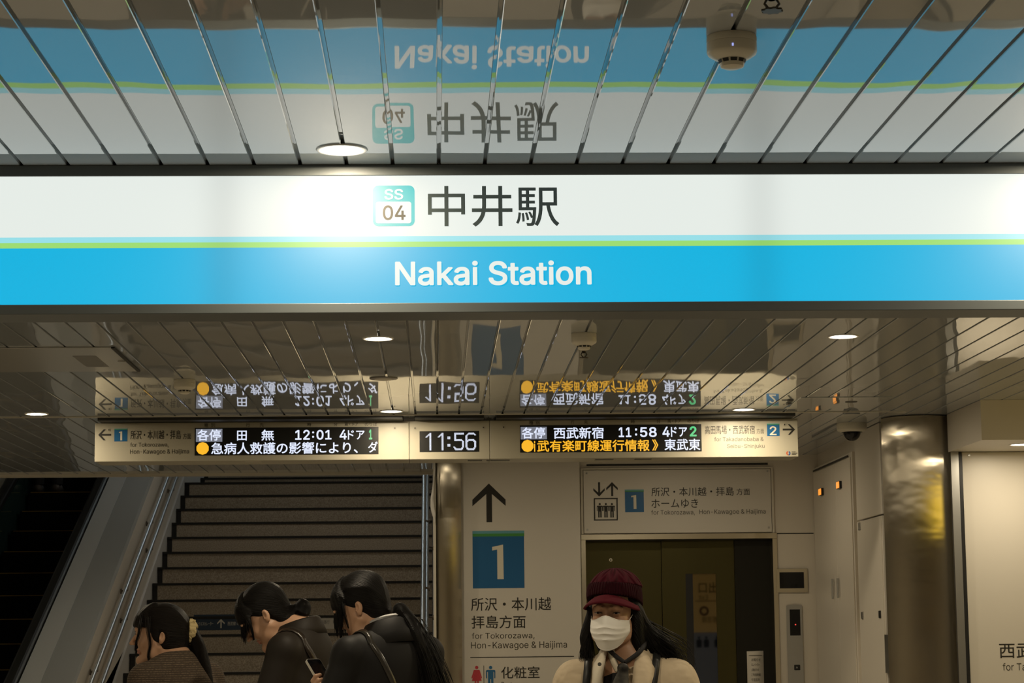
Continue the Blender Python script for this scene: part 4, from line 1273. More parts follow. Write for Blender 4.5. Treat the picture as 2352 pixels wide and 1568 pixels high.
class Person:
    """a figure built in its own frame: standing at the origin, facing -Y"""
    def __init__(self, name, label, x, y, heading, zn, hem=None):
        self.t = thing(name, label, 'person', (x, y, 0), math.radians(heading))
        self.heading, self.zn = heading, zn
        self.base = np.array([x, y, 0.0])
        self.Rb = rot_xyz(yaw=heading)

    def to_local(self, p):
        return self.Rb.T @ (np.array(p) - self.base)

    def set_head(self, px, py, Y, yaw, pitch, roll=0.0, anchor=(0, 0, 0)):
        """head turned to a world heading; the anchor (in head coordinates) lands on the photo point at depth Y"""
        self.R = rot_xyz(pitch, yaw - self.heading, roll)
        self.O = self.to_local(at_y(px, py, Y)) - self.R @ np.array(anchor)

    def H(self, x, y, z):
        return self.O + self.R @ np.array([x, y, z])

    def body(self, hands, legs=True, h=0.003, tilt=0.0, face=True, ears=True):
        zn = self.zn
        F = Field((-0.36, -0.50, -0.005), (0.36, 0.30, self.O[2] + 0.16), h)
        H, R = self.H, self.R
        F.ell(H(0, .012, .042), (.071, .088, .079), R, .02)
        F.ell(H(0, -.033, -.008), (.060, .056, .078), R, .03)
        for s in (-1, 1):
            F.path([H(s * .050, -.004, -.045), H(s * .045, -.030, -.072), H(s * .016, -.068, -.098)], [.020, .017, .014], .025)
            F.ell(H(s * .034, -.060, -.030), (.024, .020, .024), R, .02)
        F.ell(H(0, -.074, -.097), (.017, .015, .014), R, .02)
        F.cap(H(0, -.086, .012), H(0, -.1095, -.029), .0055, .0085, .012)
        for s in (-1, 1): F.ell(H(s * .0095, -.099, -.031), (.0068, .0085, .0060), R, .006)
        F.ell(H(0, -.0795, -.0545), (.020, .0095, .0052), R, .007)
        F.ell(H(0, -.0780, -.0660), (.017, .0095, .0056), R, .007)
        F.ell(H(0, -.0925, -.0604), (.018, .006, .0016), R, .003, 'cut')
        for s in (-1, 1):
            F.ell(H(s * .031, -.101, .008), (.021, .018, .011), R, .012, 'cut')
            F.ell(H(s * .031, -.0785, .006), (.0135, .0125, .0120), R, .005)
            F.path([H(s * .012, -.090, .022), H(s * .030, -.088, .027), H(s * .046, -.076, .022)], [.005, .006, .004], .012)
            if ears:
                F.ell(H(s * .0745, .014, -.005), (.0085, .0140, .0230), R @ rot_xyz(-12, s * 20, 0), .006)
                F.ell(H(s * .0835, .009, -.002), (.0095, .0080, .0140), R @ rot_xyz(-12, s * 20, 0), .004, 'cut')
                F.ell(H(s * .0735, .008, -.026), (.006, .008, .008), R, .006)
        nb = np.array([0, .020, zn])
        F.path([H(0, .018, -.045), 0.5 * (H(0, .018, -.05) + nb) + [0, .006, 0], nb, nb - [0, 0, .08]], [.050, .047, .054, .07], .02)
        # trunk
        F.ell((0, .015, zn - .17), (.140, .095, .19), None, .05)
        for s in (-1, 1): F.cap((0, .02, zn - .05), (s * .155, .02, zn - .075), .050, .046, .04)
        F.cap((0, .01, zn - .28), (0, .01, zn - .42), .115, .125, .05, flat=((0, 1, 0), .75))
        F.ell((0, .015, zn - .50), (.160, .105, .11), None, .05)
        if legs:
            hz = zn - .52
            for s in (-1, 1):
                F.path([(s * .085, .01, hz), (s * .085, .0, hz * .52), (s * .082, .025, .09)], [.080, .055, .036], .03)
                F.path([(s * .082, .035, .045), (s * .088, -.06, .035), (s * .092, -.13, .028)], [.036, .034, .026], .02)
        self.arms = {}
        for s, (el, wr, dr, pn) in zip((1, -1), hands):
            el, wr = np.array(el), np.array(wr)
            F.path([(s * .165, .02, zn - .085), el, wr], [.046, .037, .025], .02)
            self.arms[s] = (el, wr)
            if dr is not None: self.hand(F, wr, np.array(dr, float), np.array(pn, float), s)
        self.F = F
        return F

    def hand(self, F, w, d, n, side, curl=38):
        d = d / np.linalg.norm(d); n = n - d * (n @ d); n = n / np.linalg.norm(n)
        sd = np.cross(d, n) * side
        F.path([w, w + d * .03], [.025, .026], .01)
        for i in range(4): F.cap(w + d * .02, w + d * .083 + sd * (i - 1.5) * .0185, .013, .0105, .008, flat=(n, .9))
        ln = (.062, .075, .080, .070)
        for i in range(4):
            p = w + d * .085 + sd * (i - 1.5) * .0190
            a, L, r = 0.25, ln[3 - i] if side > 0 else ln[3 - i], .0088
            for q, fr in enumerate((.45, .31, .24)):
                a += math.radians(curl) * (0.55 + .1 * i if q == 0 else 0.9)
                dd = d * math.cos(a) + n * math.sin(a)
                F.cap(p, p + dd * L * fr, r, r * .90, .003)
                p = p + dd * L * fr; r *= .90
        p = w + d * .025 - sd * -1 * .028
        t1 = p + (d * .6 + sd * .65 + n * .35) * .040
        t2 = t1 + (d * .85 + sd * .15 + n * .5) * .032
        F.path([p, t1, t2], [.0115, .0098, .0082], .008)

    def finish_body(self):
        o = self.F.mesh('body', M_SKIN, self.t, 1)
        o.data.materials.append(M_LIP)
        v = np.array([p.co[:] for p in o.data.vertices])
        q = (v - self.O) @ self.R
        lip = (np.abs(q[:, 0]) < .0225) & (q[:, 1] < -.074) & (q[:, 2] < -.0495) & (q[:, 2] > -.0725) & (np.abs(q[:, 2] + .061) < .0125 * np.sqrt(np.clip(1 - (q[:, 0] / .023) ** 2, 0, 1)))
        n = len(o.data.polygons)
        idx = np.empty(n * 4, int); o.data.polygons.foreach_get('vertices', idx)
        mi = lip[idx.reshape(n, 4)].all(1).astype(np.int32)
        o.data.polygons.foreach_set('material_index', mi)
        self.bodyo = o
        # eyes and brows
        for s in (-1, 1):
            e = MB()
            pts = []
            for k in range(9):
                a = -1 + k / 4
                pts.append((a, .0027 * (1 - a * a) + .0007 * s * a))
            up = [self.H(s * .031 + a * .0125, -.0928 + .0035 * a * a, .0055 + z) for a, z in pts]
            dn = [self.H(s * .031 + a * .0125, -.0928 + .0035 * a * a, .0055 - z * .75) for a, z in reversed(pts)]
            c = self.H(s * .031, -.0945, .0055)
            ring = up + dn[1:-1]
            e.add(ring + [c], [(i, (i + 1) % len(ring), len(ring)) for i in range(len(ring))])
            eo = self.local_build(e, 'eye', M_EYEW)
            ir = MB(); ring = [self.H(s * .031 + .0044 * math.cos(a), -.0952, .0055 + max(-.0019, min(.0024, .0044 * math.sin(a)))) for a in np.linspace(0, 2 * math.pi, 17)[:-1]]
            ir.add(ring, [tuple(range(16))]); self.local_build(ir, 'iris', M_IRIS, eo)
            lid = MB(); lid.tube([self.H(s * .031 + a * .0135, -.0940 + .004 * a * a, .0060 + z * 1.05) for a, z in pts], [.0006] + [.0011] * 7 + [.0006], 6)
            self.local_build(lid, 'lashes', M_IRIS, eo)
            br = MB(); br.tube([self.H(s * (.013 + .036 * k), -.0945 + .016 * k * k, .0255 + .0025 * math.sin(k * 3.14)) for k in np.linspace(0, 1, 7)], [.0006, .0011, .0014, .0014, .0012, .0009, .0004], 8)
            self.local_build(br, 'eyebrow', M_BROW)
        return o

    def local_build(self, mb, name, m, parent=None, smooth=True, thick=0.0):
        me = bpy.data.meshes.new(name)
        me.from_pydata([tuple(map(float, p)) for p in mb.v], [], mb.f); me.materials.append(m); me.validate()
        o = bpy.data.objects.new(name, me); COL.objects.link(o)
        o.parent = parent or self.t
        if smooth: me.shade_smooth(); me.set_sharp_from_angle(angle=math.radians(60))
        if thick: s_ = o.modifiers.new('thickness', 'SOLIDIFY'); s_.thickness = thick; s_.offset = 0
        return o

    # ---- hair
    def hair_field(self, h=0.003, drop=0.35, side=0.2):
        lo = np.minimum(self.O - [.2, .2, drop], self.O - .17); hi = np.maximum(self.O + [.2, .26, .17], self.O + .17)
        return Field(lo, hi, h)

    def scalp(self, F, face=True, nape=True):
        H, R = self.H, self.R
        F.ell(H(0, .016, .046), (.0785, .0965, .0855), R, .02)
        F.ell(H(0, .050, -.012), (.062, .052, .062), R, .03)
        if nape: F.ell(H(0, .052, -.055), (.045, .036, .032), R, .025)
        F.ell(H(0, -.118, -.040), (.085, .092, .098), R, .012, 'cut')
        for s in (-1, 1): F.ell(H(s * .092, .004, -.022), (.030, .026, .036), R @ rot_xyz(-14), .012, 'cut')

    def fringe(self, F, a0, a1, n, e_end, drop=0.0, r=.0062, seed=1, part=0.0):
        """thin locks lying on the front of the head from the crown down to the brow, optionally hanging free below"""
        q = random.Random(seed)
        down = self.R.T @ np.array([0, 0, -1.0])
        for i in range(n):
            a = math.radians(a0 + (a1 - a0) * i / (n - 1) + q.uniform(-1.5, 1.5))
            pts = []
            for e in (74, 52, 30, 10, e_end):
                w = math.radians(e + q.uniform(-2, 2)); aa = a * (.55 + .45 * (74 - e) / 64) if e > 10 else a
                pts.append(np.array([(.0795) * math.cos(w) * math.sin(aa), .006 - .1015 * math.cos(w) * math.cos(aa), .032 + .0935 * math.sin(w)]))
            if drop:
                for t in (.5, 1.0): pts.append(pts[4] + down * drop * t * q.uniform(.8, 1.15) + np.array([0, -.002 * t, 0]))
            rs = [r * .8, r, r, r * .9, r * .75] + ([r * .6, .0012] if drop else [])
            if not drop: rs[-1] = .0014
            P, rr = spline([self.H(*p) for p in pts], rs, 4)
            F.path(P, rr, .008)

    def lock(self, F, pts, rs, k=.006, flat=None):
        # smooth curve through the given head points
        P = [self.H(*p) for p in pts]
        cs, rr = spline(P, rs, 4)
        F.path(cs, rr, k, 'add', flat)

    def finish_hair(self, F, m, tie, name='hair', smooth=1):
        o = F.mesh(name, m, self.t, smooth)
        v = np.array([p.co[:] for p in o.data.vertices])
        q = (v - self.O) @ self.R
        a = np.array(tie, float) - [0, .01, .04]; L = np.linalg.norm(a); a /= L
        u = np.array([1.0, 0, 0]); w = np.cross(a, u); w /= np.linalg.norm(w)
        c = q - [0, .01, .04]
        al = c @ a
        ang = np.arctan2(c @ u, c @ w)
        sc = np.stack([np.abs(ang) * 1.0, al * 2, np.sign(ang) * 3], -1)
        tail = al > L * 0.98
        sc[tail] = np.stack([q[tail, 0] * 120 + q[tail, 1] * 60, q[tail, 2] * .8, np.full(tail.sum(), 7.0)], -1)
        at = o.data.attributes.new('flow', 'FLOAT_VECTOR', 'POINT')
        at.data.foreach_set('vector', sc.astype(np.float32).ravel())
        return o

    def brow_strands(self, a0, a1, n, e_end, drop, m, seed=2, r=.0012, gap=None):
        q = random.Random(seed); cur = []
        down = self.R.T @ np.array([0, 0, -1.0])
        for i in range(n):
            a = math.radians(q.uniform(a0, a1)); off = q.uniform(-.001, .005); ee = e_end + q.uniform(-5, 6)
            pts = []
            for e in (70, 48, 28, 10, ee):
                w = math.radians(e); aa = a * (.5 + .5 * (70 - e) / 60) if e > 10 else a
                pts.append(np.array([(.0795 + off) * math.cos(w) * math.sin(aa), .006 - (.0992 + off * .8) * math.cos(w) * math.cos(aa), .032 + (.0940 + off) * math.sin(w)]))
            if drop:
                dd = drop * q.uniform(.55, 1.1); sw = q.uniform(-.006, .006)
                pts.append(pts[4] + down * dd * .5 + np.array([sw * .5, -.001, 0])); pts.append(pts[4] + down * dd + np.array([sw, .002, 0]))
            cur.append([self.H(*p) for p in pts])
        return self.strands(cur, m, 'fringe', r)

    def bundle(self, guide, n, spread, m, seed=1, r=.0011, name='side_lock'):
        """a lock of fine strands round a guide curve (head coordinates)"""
        q = random.Random(seed); cur = []
        for i in range(n):
            o = np.array([q.gauss(0, 1), q.gauss(0, 1), q.gauss(0, .6)]) * spread
            L = len(guide)
            cur.append([self.H(*(np.array(g) + o * (.9 - .5 * k / (L - 1)))) for k, g in enumerate(guide)])
        return self.strands(cur, m, name, r)

    def strands(self, curves, m, name='loose_strands', r=0.0007):
        b = MB()
        for P in curves:
            cs, rr = spline([np.array(p) for p in P], [r, r * 1.1, r] if len(P) == 3 else [r] * (len(P) - 1) + [r * .3], 5)
            b.tube(cs, [float(x) for x in rr], 5)
        return self.local_build(b, name, m)

    # ---- clothes
    def coat(self, m, hem, name='coat', h=0.006, bulk=1.0, neck=.062, open_front=None, sleeve=(.064, .056, .044), chest=(.172, .118), shoulder=.170, extra=None, cuff=0.0):
        zn = self.zn
        F = Field((-0.46, -0.52, hem - .03), (0.46, 0.34, zn + .09), h)
        F.ell((0, .018, zn - .18), (chest[0] * bulk, chest[1] * bulk, .21), None, .05)
        for s in (-1, 1): F.cap((0, .022, zn - .035), (s * shoulder, .02, zn - .078), .058 * bulk, .056 * bulk, .04)
        F.cap((0, .012, zn - .26), (0, .012, max(hem + .05, zn - .80)), .150 * bulk, .165 * bulk, .06, flat=((0, 1, 0), .76))
        F.cap((0, .02, zn - .07), (0, .028, zn - .025), .078, .062, .03)
        for s in (1, -1):
            el, wr = self.arms[s]
            e2 = el + (wr - el) * .93
            F.path([(s * shoulder, .02, zn - .085), el, e2], [sleeve[0] * bulk, sleeve[1] * bulk, sleeve[2] * bulk], .03)
        if extra: extra(F)
        F.plane_cut((0, 0, hem), (0, 0, -1))
        # neck opening
        nb = np.array([0, .012, zn])
        F.path([nb - [0, 0, .03], nb + [0, -.045, .12]], [neck, neck + .012], .012, 'cut')
        if open_front: open_front(F)
        for s in (1, -1):
            el, wr = self.arms[s]
            e2 = el + (wr - el) * .97
            F.path([e2 - (wr - el) * .06, e2 + (wr - el) * .12], [.030, .030], .004, 'cut')
        self.coatF = F
        return F.mesh(name, m, self.t, 2)

    def trousers(self, m, top, name='trousers'):
        F = Field((-.25, -.2, .05), (.25, .25, top + .02), .007)
        hz = self.zn - .52
        F.ell((0, .015, self.zn - .50), (.170, .115, .13), None, .05)
        for s in (-1, 1): F.path([(s * .085, .01, hz), (s * .088, .0, hz * .52), (s * .085, .025, .07)], [.092, .07, .058], .02)
        F.plane_cut((0, 0, top), (0, 0, 1)); F.plane_cut((0, 0, .075), (0, 0, -1))
        return F.mesh(name, m, self.t, 2)

    def shoes(self, m):
        for s in (-1, 1):
            F = Field((s * .085 - .07, -.20, -.004), (s * .085 + .07, .11, .11), .005)
            F.path([(s * .084, .05, .045), (s * .088, -.05, .045), (s * .094, -.145, .036)], [.045, .045, .036], .02)
            F.plane_cut((0, 0, .0), (0, 0, -1))
            F.cap((s * .083, .03, .10), (s * .083, .03, .16), .035, .035, .01, 'cut')
            F.mesh('shoe', m, self.t, 1)

    def collar(self, m, r0, rise, fold, gap=25, tilt=0.0, name='collar', zoff=0.0, flare=.03, back=.02, thick=.004):
        """folded collar round the neck, open at the front"""
        b = MB(); rows = []
        n = 36
        prof = [(0, 0), (.003, rise * .5), (.004, rise), (.010, rise * 1.08), (.018, rise), (flare, rise - fold * .5), (flare * 1.35, rise - fold)]
        for i in range(n + 1):
            a = math.radians(gap + (360 - 2 * gap) * i / n)
            cx, cy = math.sin(a), -math.cos(a)
            fr = (1 - cy) / 2          # 1 at the front
            for j, (dr, dz) in enumerate(prof):
                r = r0 + dr
                rows.append((cx * r * 1.02, back + cy * r * .98, self.zn + zoff - .035 * fr + dz * (1 - .25 * fr) - (.03 * fr if j > 4 else 0)))
        k = len(prof)
        b.add(rows, [(i * k + j, (i + 1) * k + j, (i + 1) * k + j + 1, i * k + j + 1) for i in range(n) for j in range(k - 1)])
        return self.local_build(b, name, m, thick=thick)

    def strap(self, pts, w, m, name='bag_strap', F=None, lift=.004):
        """flat strap lying on the clothing: points pushed out to the cloth surface"""
        P, _ = spline([np.array(p, float) for p in pts], [1] * len(pts), 8)
        b = MB(); vs = []
        for i, p in enumerate(P):
            t = P[min(i + 1, len(P) - 1)] - P[max(i - 1, 0)]; t = t / np.linalg.norm(t)
            g = surf_normal(F, p); 
            d = surf_dist(F, p)
            p = p + g * (lift - d)
            sd = np.cross(t, g); sd /= np.linalg.norm(sd) + 1e-9
            for q in (-.5, .5):
                e = p + sd * w * q
                d2 = surf_dist(F, e); g2 = surf_normal(F, e)
                e = e + g2 * (lift - d2) * .8
                vs.append(e)
        b.add(vs, [(2 * i, 2 * i + 1, 2 * i + 3, 2 * i + 2) for i in range(len(P) - 1)])
        return self.local_build(b, name, m, thick=.004)


def surf_dist(F, p):
    i = np.clip(((np.array(p) - F.lo) / F.h), 1, F.n - 2.001)
    j = i.astype(int); f = i - j
    c = F.a[j[0]:j[0] + 2, j[1]:j[1] + 2, j[2]:j[2] + 2]
    c = c[0] * (1 - f[0]) + c[1] * f[0]; c = c[0] * (1 - f[1]) + c[1] * f[1]
    return float(np.clip(c[0] * (1 - f[2]) + c[1] * f[2], -.08, .08))


def surf_normal(F, p):
    e = F.h * 1.5
    g = np.array([surf_dist(F, p + np.eye(3)[k] * e) - surf_dist(F, p - np.eye(3)[k] * e) for k in range(3)])
    n = np.linalg.norm(g)
    return g / n if n > 1e-9 else np.array([0, -1.0, 0])


def spline(P, rs, n):
    """smooth curve through points, with radii"""
    P = [np.array(p, float) for p in P]
    out, rr = [], []
    for i in range(len(P) - 1):
        p0 = P[max(i - 1, 0)]; p1 = P[i]; p2 = P[i + 1]; p3 = P[min(i + 2, len(P) - 1)]
        for k in range(n):
            t = k / n
            out.append(.5 * ((2 * p1) + (-p0 + p2) * t + (2 * p0 - 5 * p1 + 4 * p2 - p3) * t * t + (-p0 + 3 * p1 - 3 * p2 + p3) * t ** 3))
            rr.append(rs[i] + (rs[i + 1] - rs[i]) * t)
    out.append(P[-1]); rr.append(rs[-1])
    return out, rr

rng = random.Random(4)
# ================================================================ woman in the brown tweed coat, profile to the left
M_TWEED = mat('tweed', (0.10, 0.07, 0.045), 0.9)
_nt = M_TWEED.node_tree; _b = _nt.nodes['Principled BSDF']
_tc = _nt.nodes.new('ShaderNodeTexCoord')
_wv = _nt.nodes.new('ShaderNodeTexWave'); _wv.bands_direction = 'Z'; _wv.inputs['Scale'].default_value = 36; _wv.inputs['Distortion'].default_value = 1.2; _wv.inputs['Detail Scale'].default_value = 3
_nz = _nt.nodes.new('ShaderNodeTexNoise'); _nz.inputs['Scale'].default_value = 130
_mu = _nt.nodes.new('ShaderNodeMath'); _mu.operation = 'MULTIPLY'
_cr = _nt.nodes.new('ShaderNodeValToRGB')
_cr.color_ramp.elements[0].position = .30; _cr.color_ramp.elements[0].color = (0.062, 0.044, 0.030, 1)
_cr.color_ramp.elements[1].position = .75; _cr.color_ramp.elements[1].color = (0.21, 0.155, 0.10, 1)
_nt.links.new(_tc.outputs['Object'], _wv.inputs['Vector']); _nt.links.new(_tc.outputs['Object'], _nz.inputs['Vector'])
_nt.links.new(_wv.outputs['Fac'], _mu.inputs[0]); _nt.links.new(_nz.outputs['Fac'], _mu.inputs[1]); _mu.inputs[1].default_value = 1
_nt.links.new(_mu.outputs[0], _cr.inputs['Fac']); _nt.links.new(_cr.outputs[0], _b.inputs['Base Color'])
_bp = _nt.nodes.new('ShaderNodeBump'); _bp.inputs['Strength'].default_value = .6; _bp.inputs['Distance'].default_value = .004
_nt.links.new(_mu.outputs[0], _bp.inputs['Height']); _nt.links.new(_bp.outputs[0], _b.inputs['Normal'])

M_DTROU = cloth('dark_trousers', (0.012, 0.012, 0.014))
M_SHOE = mat('black_shoe', (0.012, 0.011, 0.010), 0.4)
M_STRAP = mat('black_strap', (0.012, 0.012, 0.012), 0.45)
REST = [((.25, .04, 1.08), (.235, -.02, .85), (0, -.1, -1), (-1, 0, 0)), ((-.25, .04, 1.08), (-.235, -.02, .85), (0, -.1, -1), (1, 0, 0))]

Y1 = 8.8
nb = at_y(398, 1512, Y1)
g1 = Person('person', 'woman in brown tweed coat with a cream scrunchie, profile turned left', nb[0], Y1, -128, nb[2] - .002)
g1.set_head(372, 1464, Y1 - .08, -84, 0, anchor=(.080, .012, -.008))
g1.body(REST); g1.finish_body()
F = g1.hair_field()
g1.scalp(F)
F.ell(g1.H(0, .040, .010), (.083, .090, .090), g1.R, .03)
F.ell(g1.H(0, -.118, -.045), (.085, .088, .098), g1.R, .012, 'cut')
for s in (-1, 1): F.ell(g1.H(s * .092, .006, -.012), (.026, .022, .034), g1.R, .010, 'cut')
g1.fringe(F, -66, 56, 40, 4, seed=3)
g1.lock(F, [(0, .105, .030), (0, .128, .010), (-.01, .150, -.045), (-.012, .165, -.12), (-.012, .185, -.22), (-.010, .20, -.30)], [.022, .022, .028, .036, .036, .020], .012)
g1.lock(F, [(.01, .128, .01), (.02, .158, -.05), (.02, .18, -.14), (.025, .215, -.25)], [.016, .022, .024, .010], .012)
g1.finish_hair(F, M_HAIRB, (0, .115, .02), smooth=3)
g1.brow_strands(-64, 40, 120, -6, 0, M_HAIRB, 3)
for s in (-1, 1):
    g1.bundle([(s * .040, -.066, .090), (s * .066, -.074, .050), (s * .073, -.078, .008), (s * .068, -.088, -.026), (s * .054, -.092, -.058)], 30, .0042, M_HAIRB, 5, .0009)
    g1.bundle([(s * .064, -.046, .070), (s * .078, -.042, .020), (s * .078, -.034, -.035), (s * .072, -.040, -.080), (s * .066, -.030, -.125)], 24, .0042, M_HAIRB, 6, .0008)
q1 = random.Random(9); cur = []
for k in range(60):
    o = np.array([q1.gauss(0, .007), q1.gauss(0, .009), 0]); L = q1.uniform(.8, 1.12)
    cur.append([g1.H(*(np.array(g) * [1, 1, 1] + o * w)) for g, w in (((0, .124, .012), .5), ((-.006, .150, -.045 * L), .9), ((-.01, .166, -.12 * L), 1.3), ((-.01, .187, -.22 * L), 1.5), ((-.008, .203, -.31 * L), 1.2))])
g1.strands(cur, M_HAIRB, 'loose_strands', .0012)
sc_ = MB()
for k in range(22):
    a = 2 * math.pi * k / 22
    b0 = g1.H(.004 + .026 * math.cos(a), .118 + .016 * math.sin(a * 3) * .5, .016 + .034 * math.sin(a))
    b1 = g1.H(.004 + .040 * math.cos(a), .124 + .012 * math.cos(k * 2.1), .014 + .048 * math.sin(a))
    sc_.tube([b0, .5 * (b0 + b1) + g1.R @ np.array([0, .012, 0]), b1], [.011, .014, .008], 10)
g1.local_build(sc_, 'scrunchie', cloth('cream_plush', (0.62, 0.50, 0.26), 0.95, 400, .003))
g1.coat(M_TWEED, .55, chest=(.19, .13), neck=.055, bulk=1.08)
b = MB(); n = 30; rows = []
for i in range(n + 1):
    a = math.radians(12 + 336 * i / n)
    for r, z in ((.064, -.03), (.062, .018), (.067, .028), (.076, .018), (.090, -.030)):
        rows.append((math.sin(a) * r, .014 - math.cos(a) * r, g1.zn + z - .055 * (1 + math.cos(a)) / 2))
b.add(rows, [(i * 5 + j, (i + 1) * 5 + j, (i + 1) * 5 + j + 1, i * 5 + j + 1) for i in range(n) for j in range(4)])
g1.local_build(b, 'collar', M_TWEED, thick=.006)
g1.trousers(M_DTROU, .75); g1.shoes(M_SHOE)

# ================================================================ woman in the brown coat with a bun, head bowed
M_BROWN = mat('brown_coat_cloth', (0.016, 0.012, 0.0085), 0.6, spec=0.3, bump=(7, .35, .01))
Y2 = 8.5
nb = at_y(676, 1446, Y2)
g2 = Person('person', 'woman with a low black bun bowing her head, dark brown coat', nb[0], Y2, -106, nb[2] + .004)
g2.set_head(610, 1414, Y2 - .08, -98, 38, anchor=(.080, .012, -.008))
FWD = [((.24, -.06, 1.09), (.14, -.28, 1.05), (-.3, -1, .3), (-.5, 0, 1)), ((-.24, -.04, 1.08), (-.16, -.26, 1.02), (.3, -1, .3), (.5, 0, 1))]
g2.body(FWD); g2.finish_body()
F = g2.hair_field()
g2.scalp(F)
g2.fringe(F, -70, 66, 44, 0, seed=5)
for s in (-1, 1):
    g2.lock(F, [(s * .060, -.045, .075), (s * .074, -.048, .030), (s * .072, -.056, .0)], [.009, .008, .003], .008)
F.ell(g2.H(0, .128, -.066), (.034, .028, .036), g2.R, .010)
F.ell(g2.H(.004, .145, -.060), (.027, .020, .028), g2.R, .010)
F.cap(g2.H(0, .085, -.045), g2.H(0, .115, -.06), .026, .020, .012)
g2.finish_hair(F, M_HAIR, (0, .110, -.055), smooth=3)
g2.brow_strands(-68, 60, 230, -4, .062, M_HAIR, 5)
for s in (-1, 1):
    g2.bundle([(s * .062, -.046, .070), (s * .077, -.050, .025), (s * .075, -.062, -.015), (s * .066, -.082, -.050)], 40, .0042, M_HAIR, 7)
g2.coat(M_BROWN, .5, neck=.056, extra=lambda F: F.ell((0, .075, g2.zn - .10), (.13, .07, .11), None, .04))
g2.collar(M_BROWN, .066, .050, .058, gap=26, flare=.034, back=.016, zoff=-.006, thick=.006)
g2.strap([(.105, -.13, g2.zn - .26), (.118, -.04, g2.zn - .07), (.115, .04, g2.zn - .045), (.10, .12, g2.zn - .14), (.05, .16, g2.zn - .30)], .026, mat('brown_leather', (0.022, 0.015, 0.010), 0.3), F=g2.coatF)
g2.trousers(M_DTROU, .75); g2.shoes(M_SHOE)

# ================================================================ woman in the black coat with a long ponytail, looking at her phone
M_BLACKC = mat('black_coat_cloth', (0.0085, 0.008, 0.008), 0.6, spec=0.3, bump=(6, .35, .01))
Y3 = 7.8
nb = at_y(884, 1456, Y3)
g3 = Person('person', 'woman in black coat with long ponytail, looking down at her phone', nb[0], Y3, -142, nb[2] + .012)
g3.set_head(822, 1397, Y3 - .07, -110, 24, anchor=(.080, .012, -.008))
ph = g3.to_local(at_y(739, 1552, Y3 - .05))          # phone centre
Rl = g3.Rb.T
pu = Rl @ np.array([-.50, .417, .80]); pu /= np.linalg.norm(pu)
pw = Rl @ np.array([.64, .77, .0]); pw -= pu * (pw @ pu); pw /= np.linalg.norm(pw)
pn = np.cross(pw, pu)
if (Rl @ np.array([1, 0, .6])) @ pn < 0: pn = -pn      # screen side, towards her face
wr = ph - pu * .163 - pn * .030 + np.array([0, .01, -.03])
el = np.array([.25, .02, g3.zn - .36])
F = g3.body([((.26, -.02, g3.zn - .33), tuple(wr), None, None), ((-.24, -.05, g3.zn - .33), (-.15, -.25, g3.zn - .42), (.3, -1, .1), (.4, 0, 1))])
# the hand holding the phone: palm behind its lower half, fingers round one edge, thumb along the other
hc = ph - pu * .068 - pn * .022
F.path([wr, hc - pu * .03], [.026, .026], .012)
F.ell(hc - pu * .012, (.040, .046, .017), np.stack([pw, pu, pn], 1), .012)
for i in range(4):
    u0 = -.085 + i * .0195
    k0 = hc + pu * (u0 + .04) * .9 - pw * .036
    k1 = ph + pu * (u0 + .012) - pw * .047 - pn * .008
    k2 = ph + pu * (u0 + .018) - pw * .044 + pn * .010
    k3 = ph + pu * (u0 + .021) - pw * (.030 - .002 * i) + pn * .0135
    F.path([k0, k1, k2, k3], [.0095, .0088, .0082, .0072], .004)
F.path([hc - pu * .035 + pw * .034, hc + pu * .0 + pw * .052 + pn * .010, ph - pu * .028 + pw * .046 + pn * .014, ph - pu * .006 + pw * .030 + pn * .0165], [.0125, .011, .0095, .008], .006)
g3.arms[1] = (np.array([.26, -.02, g3.zn - .33]), wr)
g3.finish_body()
F = g3.hair_field(drop=.42)
g3.scalp(F)
g3.fringe(F, -70, 70, 46, 0, seed=8)
for s in (-1, 1):
    g3.lock(F, [(s * .060, -.045, .078), (s * .075, -.048, .032), (s * .073, -.058, .0)], [.009, .008, .003], .008)
tl0 = g3.H(0, .125, -.072)
down = g3.R.T @ np.array([0, 0, -1.0])
wb = g3.Rb.T @ np.array([.55, -.12, 0])


def tail(off, L, rs, sway):
    pts = []
    for t in np.linspace(0, 1, 7):
        p = tl0 + wb * (.035 * math.sin(min(t * 2.2, 1.57)) + sway * t) * 2.0 + np.array([0, 0, -L * t ** 1.15]) + np.array(off) * min(1, t * 3)
        pts.append(p)
    cs, rr = spline(pts, rs, 4)
    F.path(cs, rr, .010)


tail((0, 0, 0), .33, [.024, .034, .036, .034, .030, .022, .006], .075)
tail((.02, .01, .01), .30, [.016, .020, .022, .022, .018, .012, .003], .085)
tail((-.02, .02, 0), .36, [.016, .018, .020, .018, .016, .012, .003], .068)
tail((0, -.02, .005), .27, [.014, .018, .020, .016, .012, .008, .002], .098)
F.ell(g3.H(.0, .128, -.072), (.030, .026, .032), g3.R, .012)
g3.finish_hair(F, M_HAIR, (0, .115, -.055), smooth=3)
g3.brow_strands(-70, 66, 260, -4, .080, M_HAIR, 8)
for s in (-1, 1):
    g3.bundle([(s * .062, -.046, .072), (s * .078, -.050, .028), (s * .076, -.064, -.015), (s * .067, -.086, -.055), (s * .062, -.098, -.085)], 44, .0042, M_HAIR, 7)
    g3.bundle([(s * .070, -.028, .045), (s * .078, -.040, .01), (s * .074, -.048, -.03), (s * .070, -.052, -.055)], 24, .003, M_HAIR, 11)
cur = []
for k in range(110):
    o = np.array([rng.uniform(-.036, .036), rng.uniform(-.03, .03), rng.uniform(-.01, .02)])
    L = rng.uniform(.26, .40); sw = rng.uniform(.06, .12)
    cur.append([tl0 + wb * (.035 * math.sin(min(t * 2.2, 1.57)) + sw * t) * 2.0 + np.array([0, 0, -L * t ** 1.15]) + o * (1 + .4 * t) for t in np.linspace(.15, 1, 6)])
